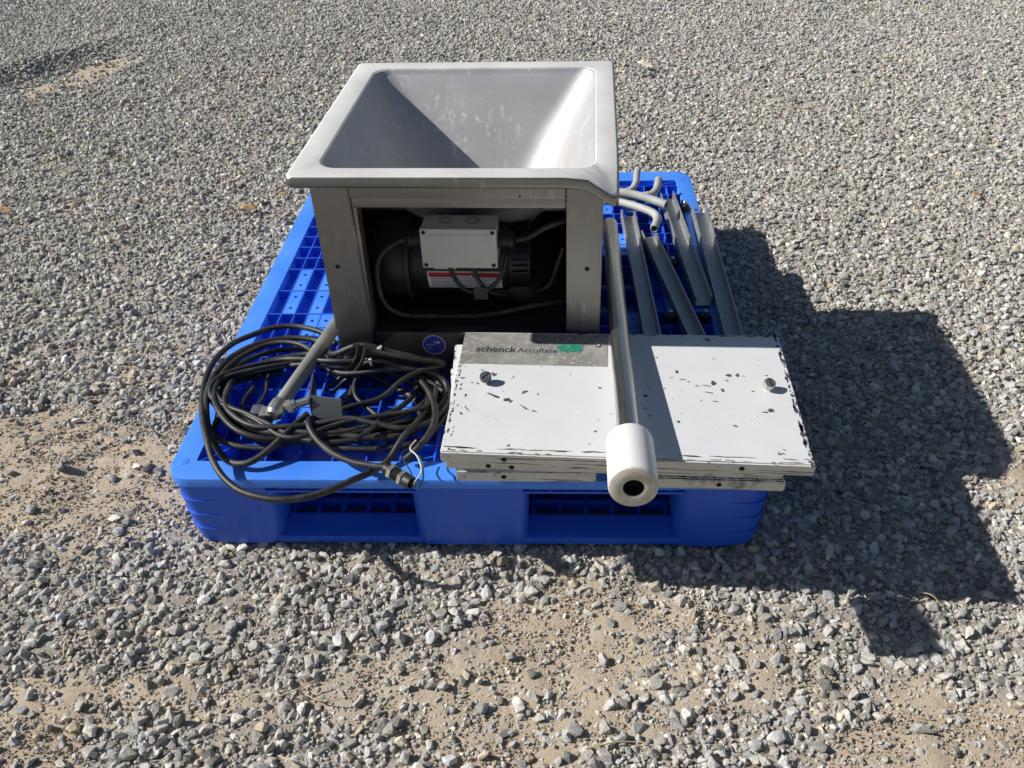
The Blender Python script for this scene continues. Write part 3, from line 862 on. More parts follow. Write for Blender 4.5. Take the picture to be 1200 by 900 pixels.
hcable([(0.596, 0.333, 0.427), (0.62, 0.333, 0.432), (0.650, 0.335, 0.450), (0.680, 0.335, 0.462), (0.715, 0.35, 0.475)])
hcable([(0.476, 0.325, 0.392), (0.482, 0.318, 0.365), (0.500, 0.315, 0.338), (0.525, 0.315, 0.330), (0.552, 0.318, 0.340), (0.572, 0.325, 0.365), (0.580, 0.335, 0.395)], 0.004)
hcable([(0.520, 0.325, 0.392), (0.524, 0.318, 0.365), (0.534, 0.316, 0.345), (0.552, 0.322, 0.325), (0.575, 0.335, 0.312)], 0.004)
hcable([(0.625, 0.36, 0.300), (0.655, 0.345, 0.330), (0.668, 0.338, 0.370), (0.680, 0.338, 0.41)], 0.004)
hbox('tag', 0.520, 0.545, 0.3085, 0.3100, 0.318, 0.343, MAT['letter'])
# round sticker on the skirt
sk = Vector((0.444, LY + 0.0036, 0.2375))
stk = lathe('round_sticker', [(0.0215, 0), (0.0215, 0.0006), (0, 0.0006)], hl(sk), (0, -1, 0), MAT['sticker_blue'], hop, 36)
lathe('sticker_ring', [(0.0212, 0), (0.0212, 0.0009), (0.0198, 0.0009), (0.0198, 0)], hl(sk), (0, -1, 0), MAT['sticker_line'], stk, 36)
bm = bmesh.new()
def flat(pts, y=-0.0010):
    vs = [bm.verts.new((sk.x - HP.x + x, sk.y - HP.y + y, sk.z - HP.z + z)) for x, z in pts]
    bm.faces.new(vs)
flat([(-0.001, 0.0048), (0.006, 0.0048), (0.006, 0.0066), (-0.001, 0.0066)])
flat([(0.006, 0.0022), (0.0125, 0.0057), (0.006, 0.0092)])
for i, x in enumerate((-0.0145, -0.0115, -0.0085, -0.0055, -0.0025, 0.0005)):
    flat([(x, -0.002), (x + 0.0007, -0.002), (x + 0.0007, 0.0022), (x, 0.0022)])
    flat([(x + 0.0007, 0.0008 * (i % 3)), (x + 0.0022, 0.0008 * (i % 3)), (x + 0.0022, 0.0007 + 0.0008 * (i % 3)), (x + 0.0007, 0.0007 + 0.0008 * (i % 3))])
for i, x in enumerate((-0.0145, -0.0115, -0.0085, -0.0055)):
    flat([(x, -0.0085), (x + 0.0007, -0.0085), (x + 0.0007, -0.0045), (x, -0.0045)])
    flat([(x + 0.0007, -0.0085), (x + 0.0021, -0.0085), (x + 0.0021, -0.0078), (x + 0.0007, -0.0078)])
link('sticker_print', fin(bm, 'sticker_print'), MAT['sticker_line'], stk)

# ------------------------------------------------------------------ stack of white panels
def panel(name, cor, z0, z1, label, seed, holes=(), knobs=()):
    """cor: FL, FR, BR, BL corners in plan"""
    c = [Vector((*p, 0)) for p in cor]
    ctr = sum(c, Vector()) / 4
    ang = math.atan2((c[1] - c[0]).y, (c[1] - c[0]).x)
    e = empty(name, (ctr.x, ctr.y, z0), (0, 0, ang)); tag(e, label, 'panel')
    ri = Matrix.Rotation(-ang, 3, 'Z')
    loc = [ri @ (p - ctr) for p in c]
    hx = max(abs(p.x) for p in loc); hy = max(abs(p.y) for p in loc); H = z1 - z0
    bm = bmesh.new()
    bot = [bm.verts.new((p.x, p.y, 0)) for p in loc]; top = [bm.verts.new((p.x, p.y, H)) for p in loc]
    bm.faces.new(bot[::-1]); bm.faces.new(top)
    for k in range(4): bm.faces.new((bot[k], bot[(k + 1) % 4], top[(k + 1) % 4], top[k]))
    bmesh.ops.bevel(bm, geom=list(bm.edges), offset=0.0022, segments=2, affect='EDGES')
    link('panel_sheet', fin(bm, 'panel_sheet', 40), mat_paint(name + '_paint', hx, hy, seed), e)
    for u, zf in holes:
        p = loc[0].lerp(loc[1], u); n = Vector((0, -1, 0))
        lathe('screw_hole', [(0.0042, 0), (0.0042, 0.0007), (0, 0.0007)], (p.x, p.y + 0.0003, H * zf), (0, -1, 0), MAT['hole'], e, 12)
    e['_h'] = H
    del e['_h']
    return e, ri, ctr, ang, H
# top panel
TOPZ = 0.275
FLc, FRc, BRc, BLc = (0.482, -0.059), (1.037, -0.088), (1.049, 0.252), (0.494, 0.268)
pa, ri, ctr, ang, H = panel('top_panel', (FLc, FRc, BRc, BLc), 0.2530, TOPZ, 'chipped white painted panel with worn grey name strip and two knobs, topmost of the stack', 1,
                            holes=((0.175, 0.5), (0.81, 0.5)))
def on_top(x, y):
    v = ri @ (Vector((x, y, 0)) - ctr); return (v.x, v.y, H)
def rel(p, q): return tuple(a + b for a, b in zip(p, q))
# two slotted knobs
for i, (x, y, tilt) in enumerate(((0.5415, 0.118, 0.5), (1.000, 0.098, 0.95))):
    p = on_top(x, y)
    kb = lathe('knob', [(0, 0.0), (0.0045, 0.0), (0.0045, 0.008), (0.0092, 0.0085), (0.0098, 0.010), (0.0098, 0.0165), (0.0088, 0.018), (0, 0.018)], p, (0.15 * i, -0.35, 1), MAT['fitting'] if i else MAT['bracket'], pa, 18)
    bm = bmesh.new(); add_box(bm, -0.0085, 0.0085, -0.0009, 0.0009, -0.0006, 0.0006)
    sl = link('slot', fin(bm, 'slot'), MAT['hole'], kb)
    sl.matrix_local = axis_mat(Vector(p) + Vector((0.15 * i, -0.35, 1)).normalized() * 0.0182, (0.15 * i, -0.35, 1)) @ Matrix.Rotation(0.9 + i, 4, 'Z')
# name strip
npc = [on_top(*p) for p in ((0.4915, 0.170), (0.7445, 0.159), (0.7495, 0.2535), (0.4945, 0.264))]
bm = bmesh.new()
vs = [bm.verts.new((p[0], p[1], H - 0.0004)) for p in npc]; vt = [bm.verts.new((p[0], p[1], H + 0.0008)) for p in npc]
bm.faces.new(vs[::-1]); bm.faces.new(vt)
for k in range(4): bm.faces.new((vs[k], vs[(k + 1) % 4], vt[(k + 1) % 4], vt[k]))
strip = link('name_strip', fin(bm, 'name_strip'), MAT['plate'], pa)
strip['label'] = 'worn grey foil strip printed schenckAccuRate with a green emblem'
xd = Vector(npc[1]) - Vector(npc[0]); xd.normalize(); yd = Vector((-xd.y, xd.x, 0))
def strip_pt(u, w): return Vector(npc[0]).lerp(Vector(npc[1]), u) + yd * w + Vector((0, 0, 0.0009))
for txt, u, width, off in (('schenck', 0.098, 0.0710, 0.00045), ('AccuRate', 0.3835, 0.0690, 0.00005)):
    me = text_mesh(txt, 0.02, 0.0002, off)
    xsv = [v.co.x for v in me.vertices]; w0 = max(xsv) - min(xsv); mnx = min(xsv)
    k = width / w0
    for v in me.vertices: v.co = Vector(((v.co.x - mnx) * k, v.co.y * k * 1.05, v.co.z))
    o = link('lettering', me, MAT['letter'], strip)
    mm = Matrix((xd, yd, Vector((0, 0, 1)))).transposed().to_4x4(); mm.translation = strip_pt(u, 0.036)
    o.matrix_local = mm
bm = bmesh.new(); ctrp = strip_pt(0.742, 0.052)
rs = random.Random(4)
for (dx, dy, q) in ((0, 0, 0.017), (-0.009, 0.003, 0.011), (0.010, -0.001, 0.012), (0.019, 0.006, 0.005), (-0.019, 0.001, 0.004), (0.016, -0.010, 0.004)):
    n = 26
    vs = [bm.verts.new(ctrp + xd * (dx + 1.1 * q * (0.72 + 0.5 * rs.random()) * math.cos(2 * math.pi * k / n)) + yd * (dy + 0.8 * q * (0.72 + 0.5 * rs.random()) * math.sin(2 * math.pi * k / n)) + Vector((0, 0, 0.0003 + 0.00004 * len(bm.verts) / 26))) for k in range(n)]
    bm.faces.new(vs)
link('emblem', fin(bm, 'emblem'), MAT['green'], strip)
# flaked paint on the face of the top panel
def flake(x, y, L, W, a, seed):
    q = random.Random(seed); c0 = on_top(x, y); b2 = bmesh.new(); n = 14; vs = []
    for k in range(n):
        g = 2 * math.pi * k / n; f = 0.45 + 0.75 * q.random()
        u, w = L / 2 * math.cos(g) * f, W / 2 * math.sin(g) * f
        vs.append(b2.verts.new((c0[0] + u * math.cos(a) - w * math.sin(a), c0[1] + u * math.sin(a) + w * math.cos(a), H + 0.00025)))
    b2.faces.new(vs)
    link('paint_flake', fin(b2, 'paint_flake'), MAT['flake'], pa)
FL = [(0.5555, 0.0800, .034, .006, -.45), (0.5790, 0.0690, .014, .010, .2), (0.5850, 0.0640, .010, .005, 1.0), (0.6070, 0.0480, .022, .003, -.7), (0.6230, 0.0390, .012, .003, -.5),
      (0.8600, 0.1440, .007, .009, .3), (0.9440, 0.1330, .010, .010, .8), (0.9590, 0.1340, .007, .012, -.3), (0.9160, 0.1130, .012, .012, .6), (0.9280, 0.0930, .006, .010, .2),
      (0.9050, 0.1050, .016, .003, -.25), (0.9050, 0.0870, .018, .003, -.2), (0.8890, 0.1050, .010, .003, -.3), (0.9120, 0.0640, .014, .003, -.25), (0.9960, 0.0410, .010, .012, .9), (0.9860, 0.0360, .012, .004, 0),
      (0.8500, 0.1270, .006, .003, -.3), (0.8640, 0.1220, .006, .003, -.3), (0.8760, 0.1160, .006, .003, -.3), (0.5020, 0.1280, .010, .004, .2), (0.5330, 0.1500, .007, .004, 0), (0.5060, 0.0330, .009, .005, -.5),
      (0.5150, 0.0450, .020, .0022, -1.0), (0.5100, 0.0800, .005, .010, 0), (0.7300, 0.1000, .006, .006, 0), (0.9350, 0.0020, .010, .004, -.4), (1.0060, 0.1330, .006, .004, 0), (0.9760, 0.0900, .007, .003, .4)]
for i, f in enumerate(FL): flake(*f, 50 + i)
qf = random.Random(21)
def edge_flakes(p, q, n, inset, L, W, a, pw=1.0):
    for k in range(n):
        u = qf.random() ** pw; d = Vector((*q, 0)) - Vector((*p, 0)); nn = Vector((-d.y, d.x, 0)).normalized()
        w = Vector((*p, 0)) + d * u + nn * (inset + qf.uniform(-0.0012, 0.0012))
        flake(w.x, w.y, L * qf.uniform(0.4, 1.6), W * qf.uniform(0.5, 1.5), a, qf.randint(0, 99999))
edge_flakes(FRc, BRc, 34, 0.0070, 0.014, 0.0045, 1.57)
edge_flakes(FRc, BRc, 16, 0.0040, 0.010, 0.0030, 1.57)
edge_flakes(FLc, FRc, 30, 0.0115, 0.026, 0.0022, -0.03)
edge_flakes(FLc, FRc, 26, 0.0040, 0.010, 0.0024, -0.03)
edge_flakes(BLc, FLc, 22, 0.0055, 0.010, 0.0030, 1.57)
edge_flakes(BLc, FLc, 12, 0.0130, 0.006, 0.0030, 1.3)
edge_flakes(BRc, BLc, 22, 0.0050, 0.014, 0.0026, 0.0)
cc = strip_pt(0.94, 0.06)
lathe('rivet', [(0.0042, 0), (0.0042, 0.0008), (0.0026, 0.0014), (0, 0.0014)], cc, (0, 0, 1), MAT['hole'], strip, 12)
lathe('rivet_head', [(0.0022, 0.0), (0.0022, 0.0018), (0, 0.002)], cc, (0, 0, 1), MAT['print_white'], strip, 10)
panel('second_panel', ((0.487, -0.048), (0.999, -0.070), (1.005, 0.240), (0.474, 0.262)), 0.2295, 0.2525, 'white painted panel directly under the topmost panel, its left edge showing', 2, holes=((0.13, 0.4), (0.20, 0.35), (0.62, 0.5)))
panel('short_panel', ((0.503, -0.052), (0.7195, -0.054), (0.722, 0.21), (0.468, 0.22)), 0.2065, 0.2290, 'short white panel piece jutting out beneath the stack, beside the blue gap', 3, holes=((0.34, 0.5),))
panel('lower_panel', ((0.744, -0.062), (1.004, -0.072), (1.008, 0.22), (0.746, 0.23)), 0.2065, 0.2290, 'white panel third down in the stack, under the nylon end of the rod', 4, holes=((0.62, 0.5),))
panel('base_panel', ((0.500, 0.045), (1.000, 0.035), (1.004, 0.235), (0.470, 0.255)), 0.1840, 0.2060, 'white panel fourth down in the stack, set back under the short pieces', 5)
panel('bottom_panel', ((0.496, 0.030), (0.996, 0.025), (0.998, 0.235), (0.472, 0.250)), 0.1608, 0.1835, 'bottom white panel of the stack, lying on the blue deck', 6)

# ------------------------------------------------------------------ steel rod with nylon end
ra_, rb_ = Vector((0.7625, -0.188, 0.3240)), Vector((0.7755, 0.765, 0.2600))
dv = (rb_ - ra_).normalized()
rod = empty('steel_rod', ra_ + dv * 0.06)
tag(rod, 'polished steel rod with thick white nylon end lying across the white panels', 'rod')
o0 = ra_ + dv * 0.06
RR = 0.0165
lathe('shaft', [(0, 0.06), (RR, 0.0601), (RR, 0.855), (RR - 0.0012, 0.8575), (0, 0.8575)], ra_ - o0 + dv * 0.04, dv, MAT['rod'], rod, 40)
kq = Vector((0, 1, 0)).rotation_difference(dv)
bm = bmesh.new()
add_lathe(bm, [(0.0145, 0.018), (0.0145, 0.0), (0.0165, -0.0006), (0.031, 0.0), (0.0335, 0.0015), (0.0345, 0.005), (0.0345, 0.098), (0.0335, 0.104), (0.030, 0.109), (0.0172, 0.1105)], 48, axis_mat((0, -0.06, 0), (0, 1, 0)))
kn = link('nylon_end', fin(bm, 'nylon_end', 35), MAT['nylon'], rod)
kn.rotation_mode = 'QUATERNION'; kn.rotation_quaternion = kq
kn['label'] = 'white nylon sleeve with a yellowed dirty end face and dark bore'
bm = bmesh.new(); add_lathe(bm, [(0.0144, -0.0585), (0.0144, -0.052), (0.0120, -0.044), (0, -0.044)], 32, axis_mat((0, 0, 0), (0, 1, 0)))
bo = link('bore', fin(bm, 'bore', 35), MAT['hole'], rod); bo.rotation_mode = 'QUATERNION'; bo.rotation_quaternion = kq

# ------------------------------------------------------------------ steel channels on the deck
def channel(a, b, w, h, z, label, lip_r=True, roll=0.0):
    a, b = Vector((*a, z)), Vector((*b, z)); d = b - a; L = d.length
    e = empty('steel_channel', a, (0, 0, math.atan2(d.y, d.x))); tag(e, label, 'channel', 'steel channels on the pallet deck')
    th = 0.003
    bm = bmesh.new()
    pr = [(-w/2, h), (-w/2, 0), (w/2, 0), (w/2, h), (w/2 - th, h), (w/2 - th, th), (-w/2 + th, th), (-w/2 + th, h)]
    rows = [[bm.verts.new((x, y, zz)) for y, zz in pr] for x in (0, L)]
    for k in range(8):
        k2 = (k + 1) % 8; bm.faces.new((rows[0][k], rows[0][k2], rows[1][k2], rows[1][k]))
    bm.faces.new(rows[0]); bm.faces.new(rows[1][::-1])
    o = link('web', fin(bm, 'web'), MAT['channel'], e)
    for u in (0.08, 0.5, 0.93):
        lathe('bolt_hole', [(0.0045, 0), (0.0045, 0.0005), (0, 0.0005)], (L * u, -w/2 + th + 0.0001, h * 0.55), (0, 1, 0), MAT['hole'], e, 10)
    e.rotation_euler.x = roll
    return e
channel((0.8330, 0.945), (0.8490, 0.30), 0.034, 0.022, 0.1605, 'blue grey steel channel lying beside the steel rod')
channel((0.8740, 0.835), (0.9420, 0.32), 0.034, 0.022, 0.1607, 'shorter steel channel with its end under the elbow of a bent grey pipe')
channel((0.9370, 1.040), (0.9640, 0.53), 0.036, 0.024, 0.1612, 'slanting rust stained steel channel beside the corner opening of the deck')
channel((1.0080, 0.960), (1.0020, 0.30), 0.036, 0.026, 0.1609, 'steel channel lying along the border edge of the deck, farthest from the rod')

# ------------------------------------------------------------------ bent grey conduits behind the rod
def conduit(pts, r, label, open_end=True, ribs=None):
    r = r * 0.84; path = catmull(pts, 10)
    e = empty('bent_conduit', pts[0]); tag(e, label, 'conduit', 'bent grey conduits on the pallet deck')
    o = Vector(pts[0]); path = [p - o for p in path]
    bm = bmesh.new(); add_tube(bm, path, r, 14, False)
    d = (path[-1] - path[-2]).normalized(); q = path[-1]
    add_lathe(bm, [(r, 0), (r * 0.80, 0.0006), (r * 0.74, -0.004), (r * 0.74, -0.02), (0, -0.02)], 14, axis_mat(q, d))
    d0 = (path[0] - path[1]).normalized()
    add_lathe(bm, [(r, 0), (0, 0.0005)], 14, axis_mat(path[0], d0))
    link('pipe', fin(bm, 'pipe', 50), MAT['conduit'], e)
    if ribs:
        n0, n1 = ribs
        i0, i1 = int(len(path) * n0), int(len(path) * n1)
        for i in range(i0, i1):
            for s in (0.0, 0.5):
                p = path[i].lerp(path[i + 1], s); dd = (path[i + 1] - path[i]).normalized()
                lathe('rib_ring', [(r, -0.0008), (r + 0.0011, -0.0005), (r + 0.0011, 0.0005), (r, 0.0008)], p, dd, MAT['conduit'], e, 14)
    return e
conduit([(0.772, 1.066, 0.172), (0.815, 1.062, 0.173), (0.848, 1.070, 0.175), (0.863, 1.095, 0.182), (0.868, 1.130, 0.192), (0.872, 1.150, 0.197)], 0.0105, 'bent grey conduit with its end turned up at the far border, behind the ribbed one')
conduit([(0.770, 1.030, 0.184), (0.820, 1.020, 0.184), (0.862, 1.012, 0.184), (0.895, 1.022, 0.184), (0.912, 1.048, 0.188), (0.920, 1.085, 0.197)], 0.0115, 'bent grey conduit with fine ribs along its straight length', ribs=(0.08, 0.55))
conduit([(0.770, 1.000, 0.205), (0.820, 0.992, 0.2045), (0.870, 0.970, 0.203), (0.924, 0.930, 0.200)], 0.0125, 'straight grey conduit showing its open cut end above the channels')
conduit([(0.770, 0.985, 0.187), (0.815, 0.968, 0.190), (0.850, 0.940, 0.193), (0.882, 0.908, 0.195), (0.895, 0.886, 0.195), (0.896, 0.862, 0.194), (0.886, 0.822, 0.192)], 0.0115, 'grey conduit with a sharp elbow whose end rests over a channel')
# black clamp knobs lying between the channels
def clamp(p, rz, label):
    e = empty('clamp_knob', p, (0, 0, rz)); tag(e, label, 'knob', 'black clamp knobs between the channels')
    lathe('head', [(0, 0), (0.011, 0), (0.0125, 0.002), (0.0125, 0.010), (0.010, 0.014), (0, 0.014)], (0, 0, 0), (0, 0, 1), MAT['black'], e, 10)
    lathe('stud', [(0.0045, 0), (0.0045, 0.010), (0.003, 0.012), (0, 0.012)], (0, 0, 0.0135), (0, 0, 1), MAT['fitting'], e, 10)
clamp((0.9775, 0.985, 0.1585), 0.3, 'black clamp knob on the border beside the slanting channel')
clamp((0.9180, 0.700, 0.1590), 1.0, 'black clamp knob between the shorter and the slanting channel')
clamp((0.9620, 0.480, 0.1590), 0.2, 'black clamp knob past the end of the slanting channel')
clamp((0.8900, 0.480, 0.1590), 2.0, 'black clamp knob between the rod side channel and the shorter channel')

# ------------------------------------------------------------------ cables
A = [(0.225,0.36,0.185),(0.201,0.394,0.185),(0.163,0.417,0.184),(0.121,0.428,0.184),(0.083,0.421,0.184),(0.05,0.397,0.184),(0.019,0.369,0.183),(-0.0,0.322,0.183),(-0.002,0.268,0.183),(0.009,0.209,0.186),(0.032,0.137,0.192),(0.058,0.077,0.196),(0.085,0.021,0.190),(0.114,-0.018,0.184),(0.149,-0.047,0.181),(0.185,-0.062,0.181),(0.222,-0.068,0.181),(0.26,-0.061,0.18),(0.296,-0.045,0.18),(0.327,-0.022,0.18),(0.354,0.005,0.174),(0.377,0.036,0.172),(0.399,0.075,0.190),(0.418,0.115,0.190),(0.43,0.157,0.192),(0.429,0.206,0.180)]
Bc = [(0.223,0.129,0.196),(0.207,0.096,0.196),(0.186,0.061,0.19),(0.16,0.034,0.18),(0.135,0.024,0.174),(0.103,0.035,0.171),(0.075,0.065,0.18),(0.046,0.117,0.187),(0.023,0.189,0.19),(0.017,0.249,0.189),(0.027,0.303,0.188),(0.052,0.346,0.186),(0.094,0.376,0.184),(0.147,0.387,0.182),(0.203,0.362,0.186),(0.246,0.262,0.230),(0.303,0.252,0.257),(0.361,0.252,0.24),(0.415,0.252,0.222),(0.44,0.252,0.187),(0.446,0.21,0.175),(0.441,0.142,0.178),(0.418,0.112,0.178),(0.383,0.089,0.179),(0.34,0.080,0.184),(0.287,0.085,0.185),(0.233,0.088,0.188),(0.181,0.083,0.190),(0.136,0.097,0.190),(0.1,0.123,0.188),(0.072,0.153,0.186),(0.055,0.193,0.185),(0.052,0.225,0.184),(0.058,0.262,0.183),(0.083,0.293,0.183),(0.124,0.312,0.184),(0.18,0.322,0.188),(0.225,0.298,0.195),(0.252,0.256,0.212),(0.321,0.250,0.241),(0.369,0.250,0.219),(0.406,0.248,0.184),(0.437,0.187,0.190),(0.428,0.15,0.168),(0.397,0.119,0.168),(0.351,0.103,0.169),(0.305,0.099,0.170),(0.243,0.102,0.170),(0.177,0.098,0.170),(0.125,0.108,0.170),(0.087,0.129,0.170),(0.058,0.16,0.170),(0.041,0.192,0.170),(0.035,0.228,0.170),(0.041,0.268,0.170),(0.068,0.305,0.170),(0.117,0.330,0.170),(0.169,0.338,0.170),(0.218,0.315,0.171),(0.246,0.258,0.185),(0.295,0.250,0.2),(0.349,0.245,0.171),(0.398,0.207,0.17),(0.416,0.16,0.17),(0.401,0.129,0.17),(0.354,0.114,0.17),(0.305,0.118,0.17),(0.26,0.125,0.17)]
B2 = [(0.232,0.280,0.176),(0.179,0.350,0.176),(0.123,0.355,0.176),(0.075,0.335,0.176),(0.042,0.298,0.176),(0.022,0.242,0.177),(0.020,0.192,0.177),(0.030,0.143,0.177),(0.055,0.102,0.175),(0.09,0.078,0.172),(0.139,0.068,0.170),(0.181,0.072,0.170),(0.219,0.104,0.171),(0.256,0.122,0.184),(0.303,0.125,0.185),(0.34,0.133,0.185),(0.374,0.156,0.184),(0.396,0.19,0.184),(0.405,0.222,0.185),(0.407,0.248,0.194)]
B3 = [(0.070,0.090,0.168),(0.052,0.120,0.168),(0.062,0.145,0.181),(0.095,0.110,0.181),(0.150,0.078,0.180),(0.215,0.080,0.178),(0.270,0.070,0.172),(0.330,0.066,0.170),(0.380,0.070,0.170),(0.430,0.090,0.172),(0.460,0.150,0.172),(0.462,0.210,0.175),(0.448,0.246,0.19)]
Cc = [(0.269,0.158,0.175),(0.277,0.186,0.177),(0.284,0.212,0.18),(0.282,0.246,0.186),(0.297,0.240,0.216),(0.322,0.238,0.231),(0.35,0.238,0.23),(0.379,0.240,0.213),(0.404,0.230,0.200),(0.43,0.187,0.202),(0.447,0.137,0.201),(0.449,0.093,0.2),(0.432,0.057,0.19),(0.406,0.034,0.175)]
Dd = [(0.237,0.131,0.186),(0.232,0.109,0.200),(0.237,0.086,0.203),(0.255,0.061,0.195),(0.286,0.035,0.188),(0.322,0.016,0.186),(0.356,0.005,0.188),(0.379,-0.0005,0.1895)]
Ee = [(0.23,0.124,0.19),(0.255,0.133,0.193),(0.301,0.153,0.196),(0.347,0.174,0.198),(0.382,0.21,0.21),(0.419,0.235,0.216),(0.451,0.246,0.218),(0.441,0.240,0.230),(0.405,0.238,0.236),(0.351,0.240,0.246),(0.292,0.242,0.262)]
F1 = [(0.236,0.205,0.188),(0.253,0.235,0.190),(0.275,0.238,0.212),(0.296,0.240,0.240),(0.304,0.236,0.270)]
F2 = [(0.25,0.192,0.190),(0.267,0.228,0.192),(0.288,0.230,0.210),(0.309,0.226,0.240),(0.318,0.228,0.268)]
def cable(pts, r, label, name='power_cable', jitter=0.0):
    o = Vector(pts[0]); e = empty(name, o); tag(e, label, 'cable', 'black cables heaped on the pallet')
    path = catmull([Vector(p) - o for p in pts], 9)
    tube('sheath', path, r * 0.86, MAT['rubber'], e, 12)
    return e, o
cable(A, 0.0066, 'black cable whose wide outer loop hangs over the front border of the pallet')
cable(Bc, 0.0068, 'long black cable wound into the main coil of many loops')
cable(B2, 0.0058, 'black cable loop running inside the outer turns of the coil')
cable(B3, 0.0060, 'black cable with a hooked end in the coil, running on beside the white panels')
T = [(0.060,0.215,0.196),(0.066,0.160,0.196),(0.098,0.118,0.198),(0.140,0.092,0.199),(0.195,0.092,0.198),(0.250,0.104,0.196),(0.300,0.112,0.200),(0.350,0.102,0.196),(0.395,0.098,0.190),(0.440,0.120,0.186),(0.462,0.175,0.186),(0.455,0.226,0.192),(0.420,0.236,0.210),(0.360,0.228,0.222),(0.300,0.226,0.214),(0.255,0.240,0.206),(0.215,0.288,0.204),(0.160,0.342,0.198),(0.105,0.352,0.194),(0.058,0.318,0.192),(0.034,0.262,0.192),(0.036,0.196,0.194),(0.062,0.136,0.202),(0.106,0.084,0.202),(0.150,0.066,0.196),(0.196,0.070,0.186)]
cable(T, 0.0060, 'black cable lying on top of the coil with its loose end near the bracket')
cable([(0.090,0.245,0.168),(0.084,0.200,0.168),(0.095,0.160,0.169),(0.120,0.138,0.170)], 0.0045, 'thin short black lead lying inside the coil near the swivel clamp')
cable([(0.118,0.318,0.180),(0.112,0.268,0.172),(0.118,0.225,0.168),(0.112,0.180,0.168)], 0.0042, 'thin black lead hanging down into the middle of the coil from its far turns')
def rand_coil(seed, n, z0, z1, ph):
    q = random.Random(seed); P = []
    for k in range(n):
        a = ph + k * 2 * math.pi / 11; s = k / n
        ra, rb = 0.200 + q.uniform(-0.028, 0.020), 0.122 + q.uniform(-0.026, 0.016)
        x = 0.238 + 0.02 * math.sin(1.7 * k + seed) + ra * math.cos(a); y = 0.198 + rb * math.sin(a)
        z = z0 + (z1 - z0) * s + q.uniform(-0.003, 0.003)
        if x > 0.235 and y > 0.245: z += 0.4 * (y - 0.245) + 0.01; y = 0.245
        x = min(x, 0.455); P.append((x, y, z))
    return P
cable(rand_coil(3, 38, 0.169, 0.196, 2.2), 0.0056, 'black cable wound through the middle layers of the heaped coil')
cable(rand_coil(8, 27, 0.172, 0.202, 4.0), 0.0050, 'thinner black cable looped loosely over the coil near the white panels')
cable([(0.300,0.300-0.06,0.205),(0.292,0.215,0.200),(0.300,0.180,0.194),(0.330,0.150,0.188),(0.352,0.120,0.190),(0.345,0.085,0.200),(0.320,0.058,0.198)], 0.0048, 'short black lead crossing the open middle of the coil beside the sticker')
cable(Cc, 0.0068, 'black cable arching up in front of the round sticker')
cable(Ee, 0.0058, 'black cable crossing the coil diagonally up to the foot of the hopper feeder')
cable(F1, 0.0040, 'thin black lead leaning against the foot of the feeder, beside the small square bracket')
cable(F2, 0.0040, 'thin black lead leaning beside its twin, nearer the arching cable')
dcab, do = cable(Dd, 0.0066, 'black cable ending in a threaded gland with stripped green and white wires')
gd = Vector((0.052, -0.036, -0.005)).normalized(); g0 = Vector(Dd[-1]) - do
gl = lathe('gland', [(0, 0), (0.0085, 0), (0.0105, 0.002), (0.0105, 0.012), (0.0085, 0.013)], g0, gd, MAT['black'], dcab, 16)
lathe('hex_nut', [(0, 0.0128), (0.0135, 0.0128), (0.0135, 0.020), (0, 0.020)], g0, gd, MAT['fitting'], dcab, 6)
th_prof = [(0.0105, 0.020)]
for k in range(5): th_prof += [(0.0112, 0.0215 + 0.003 * k), (0.0101, 0.023 + 0.003 * k)]
lathe('thread', th_prof, g0, gd, MAT['black'], dcab, 16)
lathe('hex_nut', [(0.0100, 0.0360), (0.0140, 0.0360), (0.0140, 0.0425), (0.0100, 0.0425)], g0, gd, MAT['fitting'], dcab, 6)
lathe('collar', [(0.0105, 0.042), (0.0112, 0.043), (0.0112, 0.058), (0.0098, 0.0585), (0.0080, 0.058), (0.0080, 0.046), (0, 0.046)], g0, gd, MAT['black'], dcab, 18)
ge = Vector(Dd[-1]) + gd * 0.047
def wire(pts, mat, r=0.0012):
    tube('wire', catmull([Vector(p) - do for p in pts], 8), r, mat, dcab, 6)
wire([ge, ge + gd * 0.016, (0.437, -0.041, 0.180), (0.444, -0.025, 0.186), (0.442, -0.005, 0.197), (0.434, 0.012, 0.203)], MAT['wire_green'], 0.0015)
wire([ge, ge + gd * 0.014, (0.432, -0.036, 0.190), (0.441, -0.014, 0.195), (0.432, 0.010, 0.204), (0.418, 0.028, 0.205), (0.424, 0.055, 0.200)], MAT['wire_white'])
wire([ge, ge + gd * 0.012, (0.426, -0.022, 0.196), (0.412, 0.000, 0.203), (0.405, 0.018, 0.202), (0.412, 0.035, 0.198)], MAT['black'])
# white cable ties
def tie(p, d, label):
    e = empty('cable_tie', p); tag(e, label, 'cable tie', 'white cable ties on the cables')
    lathe('strap', [(0.0075, -0.002), (0.0083, -0.002), (0.0083, 0.002), (0.0075, 0.002), (0.0075, -0.002)], (0, 0, 0), d, MAT['wire_white'], e, 18)
    bm = bmesh.new(); add_box(bm, -0.003, 0.003, -0.010, -0.005, 0.004, 0.010, 0.0006, 1)
    link('head', fin(bm, 'head'), MAT['wire_white'], e)
tie((0.338, 0.2515, 0.2475), (1, 0, -0.25), 'white cable tie on the upper cable at the foot of the feeder')
tie((0.322, 0.238, 0.231), (1, 0, 0.1), 'white cable tie on the arching cable')

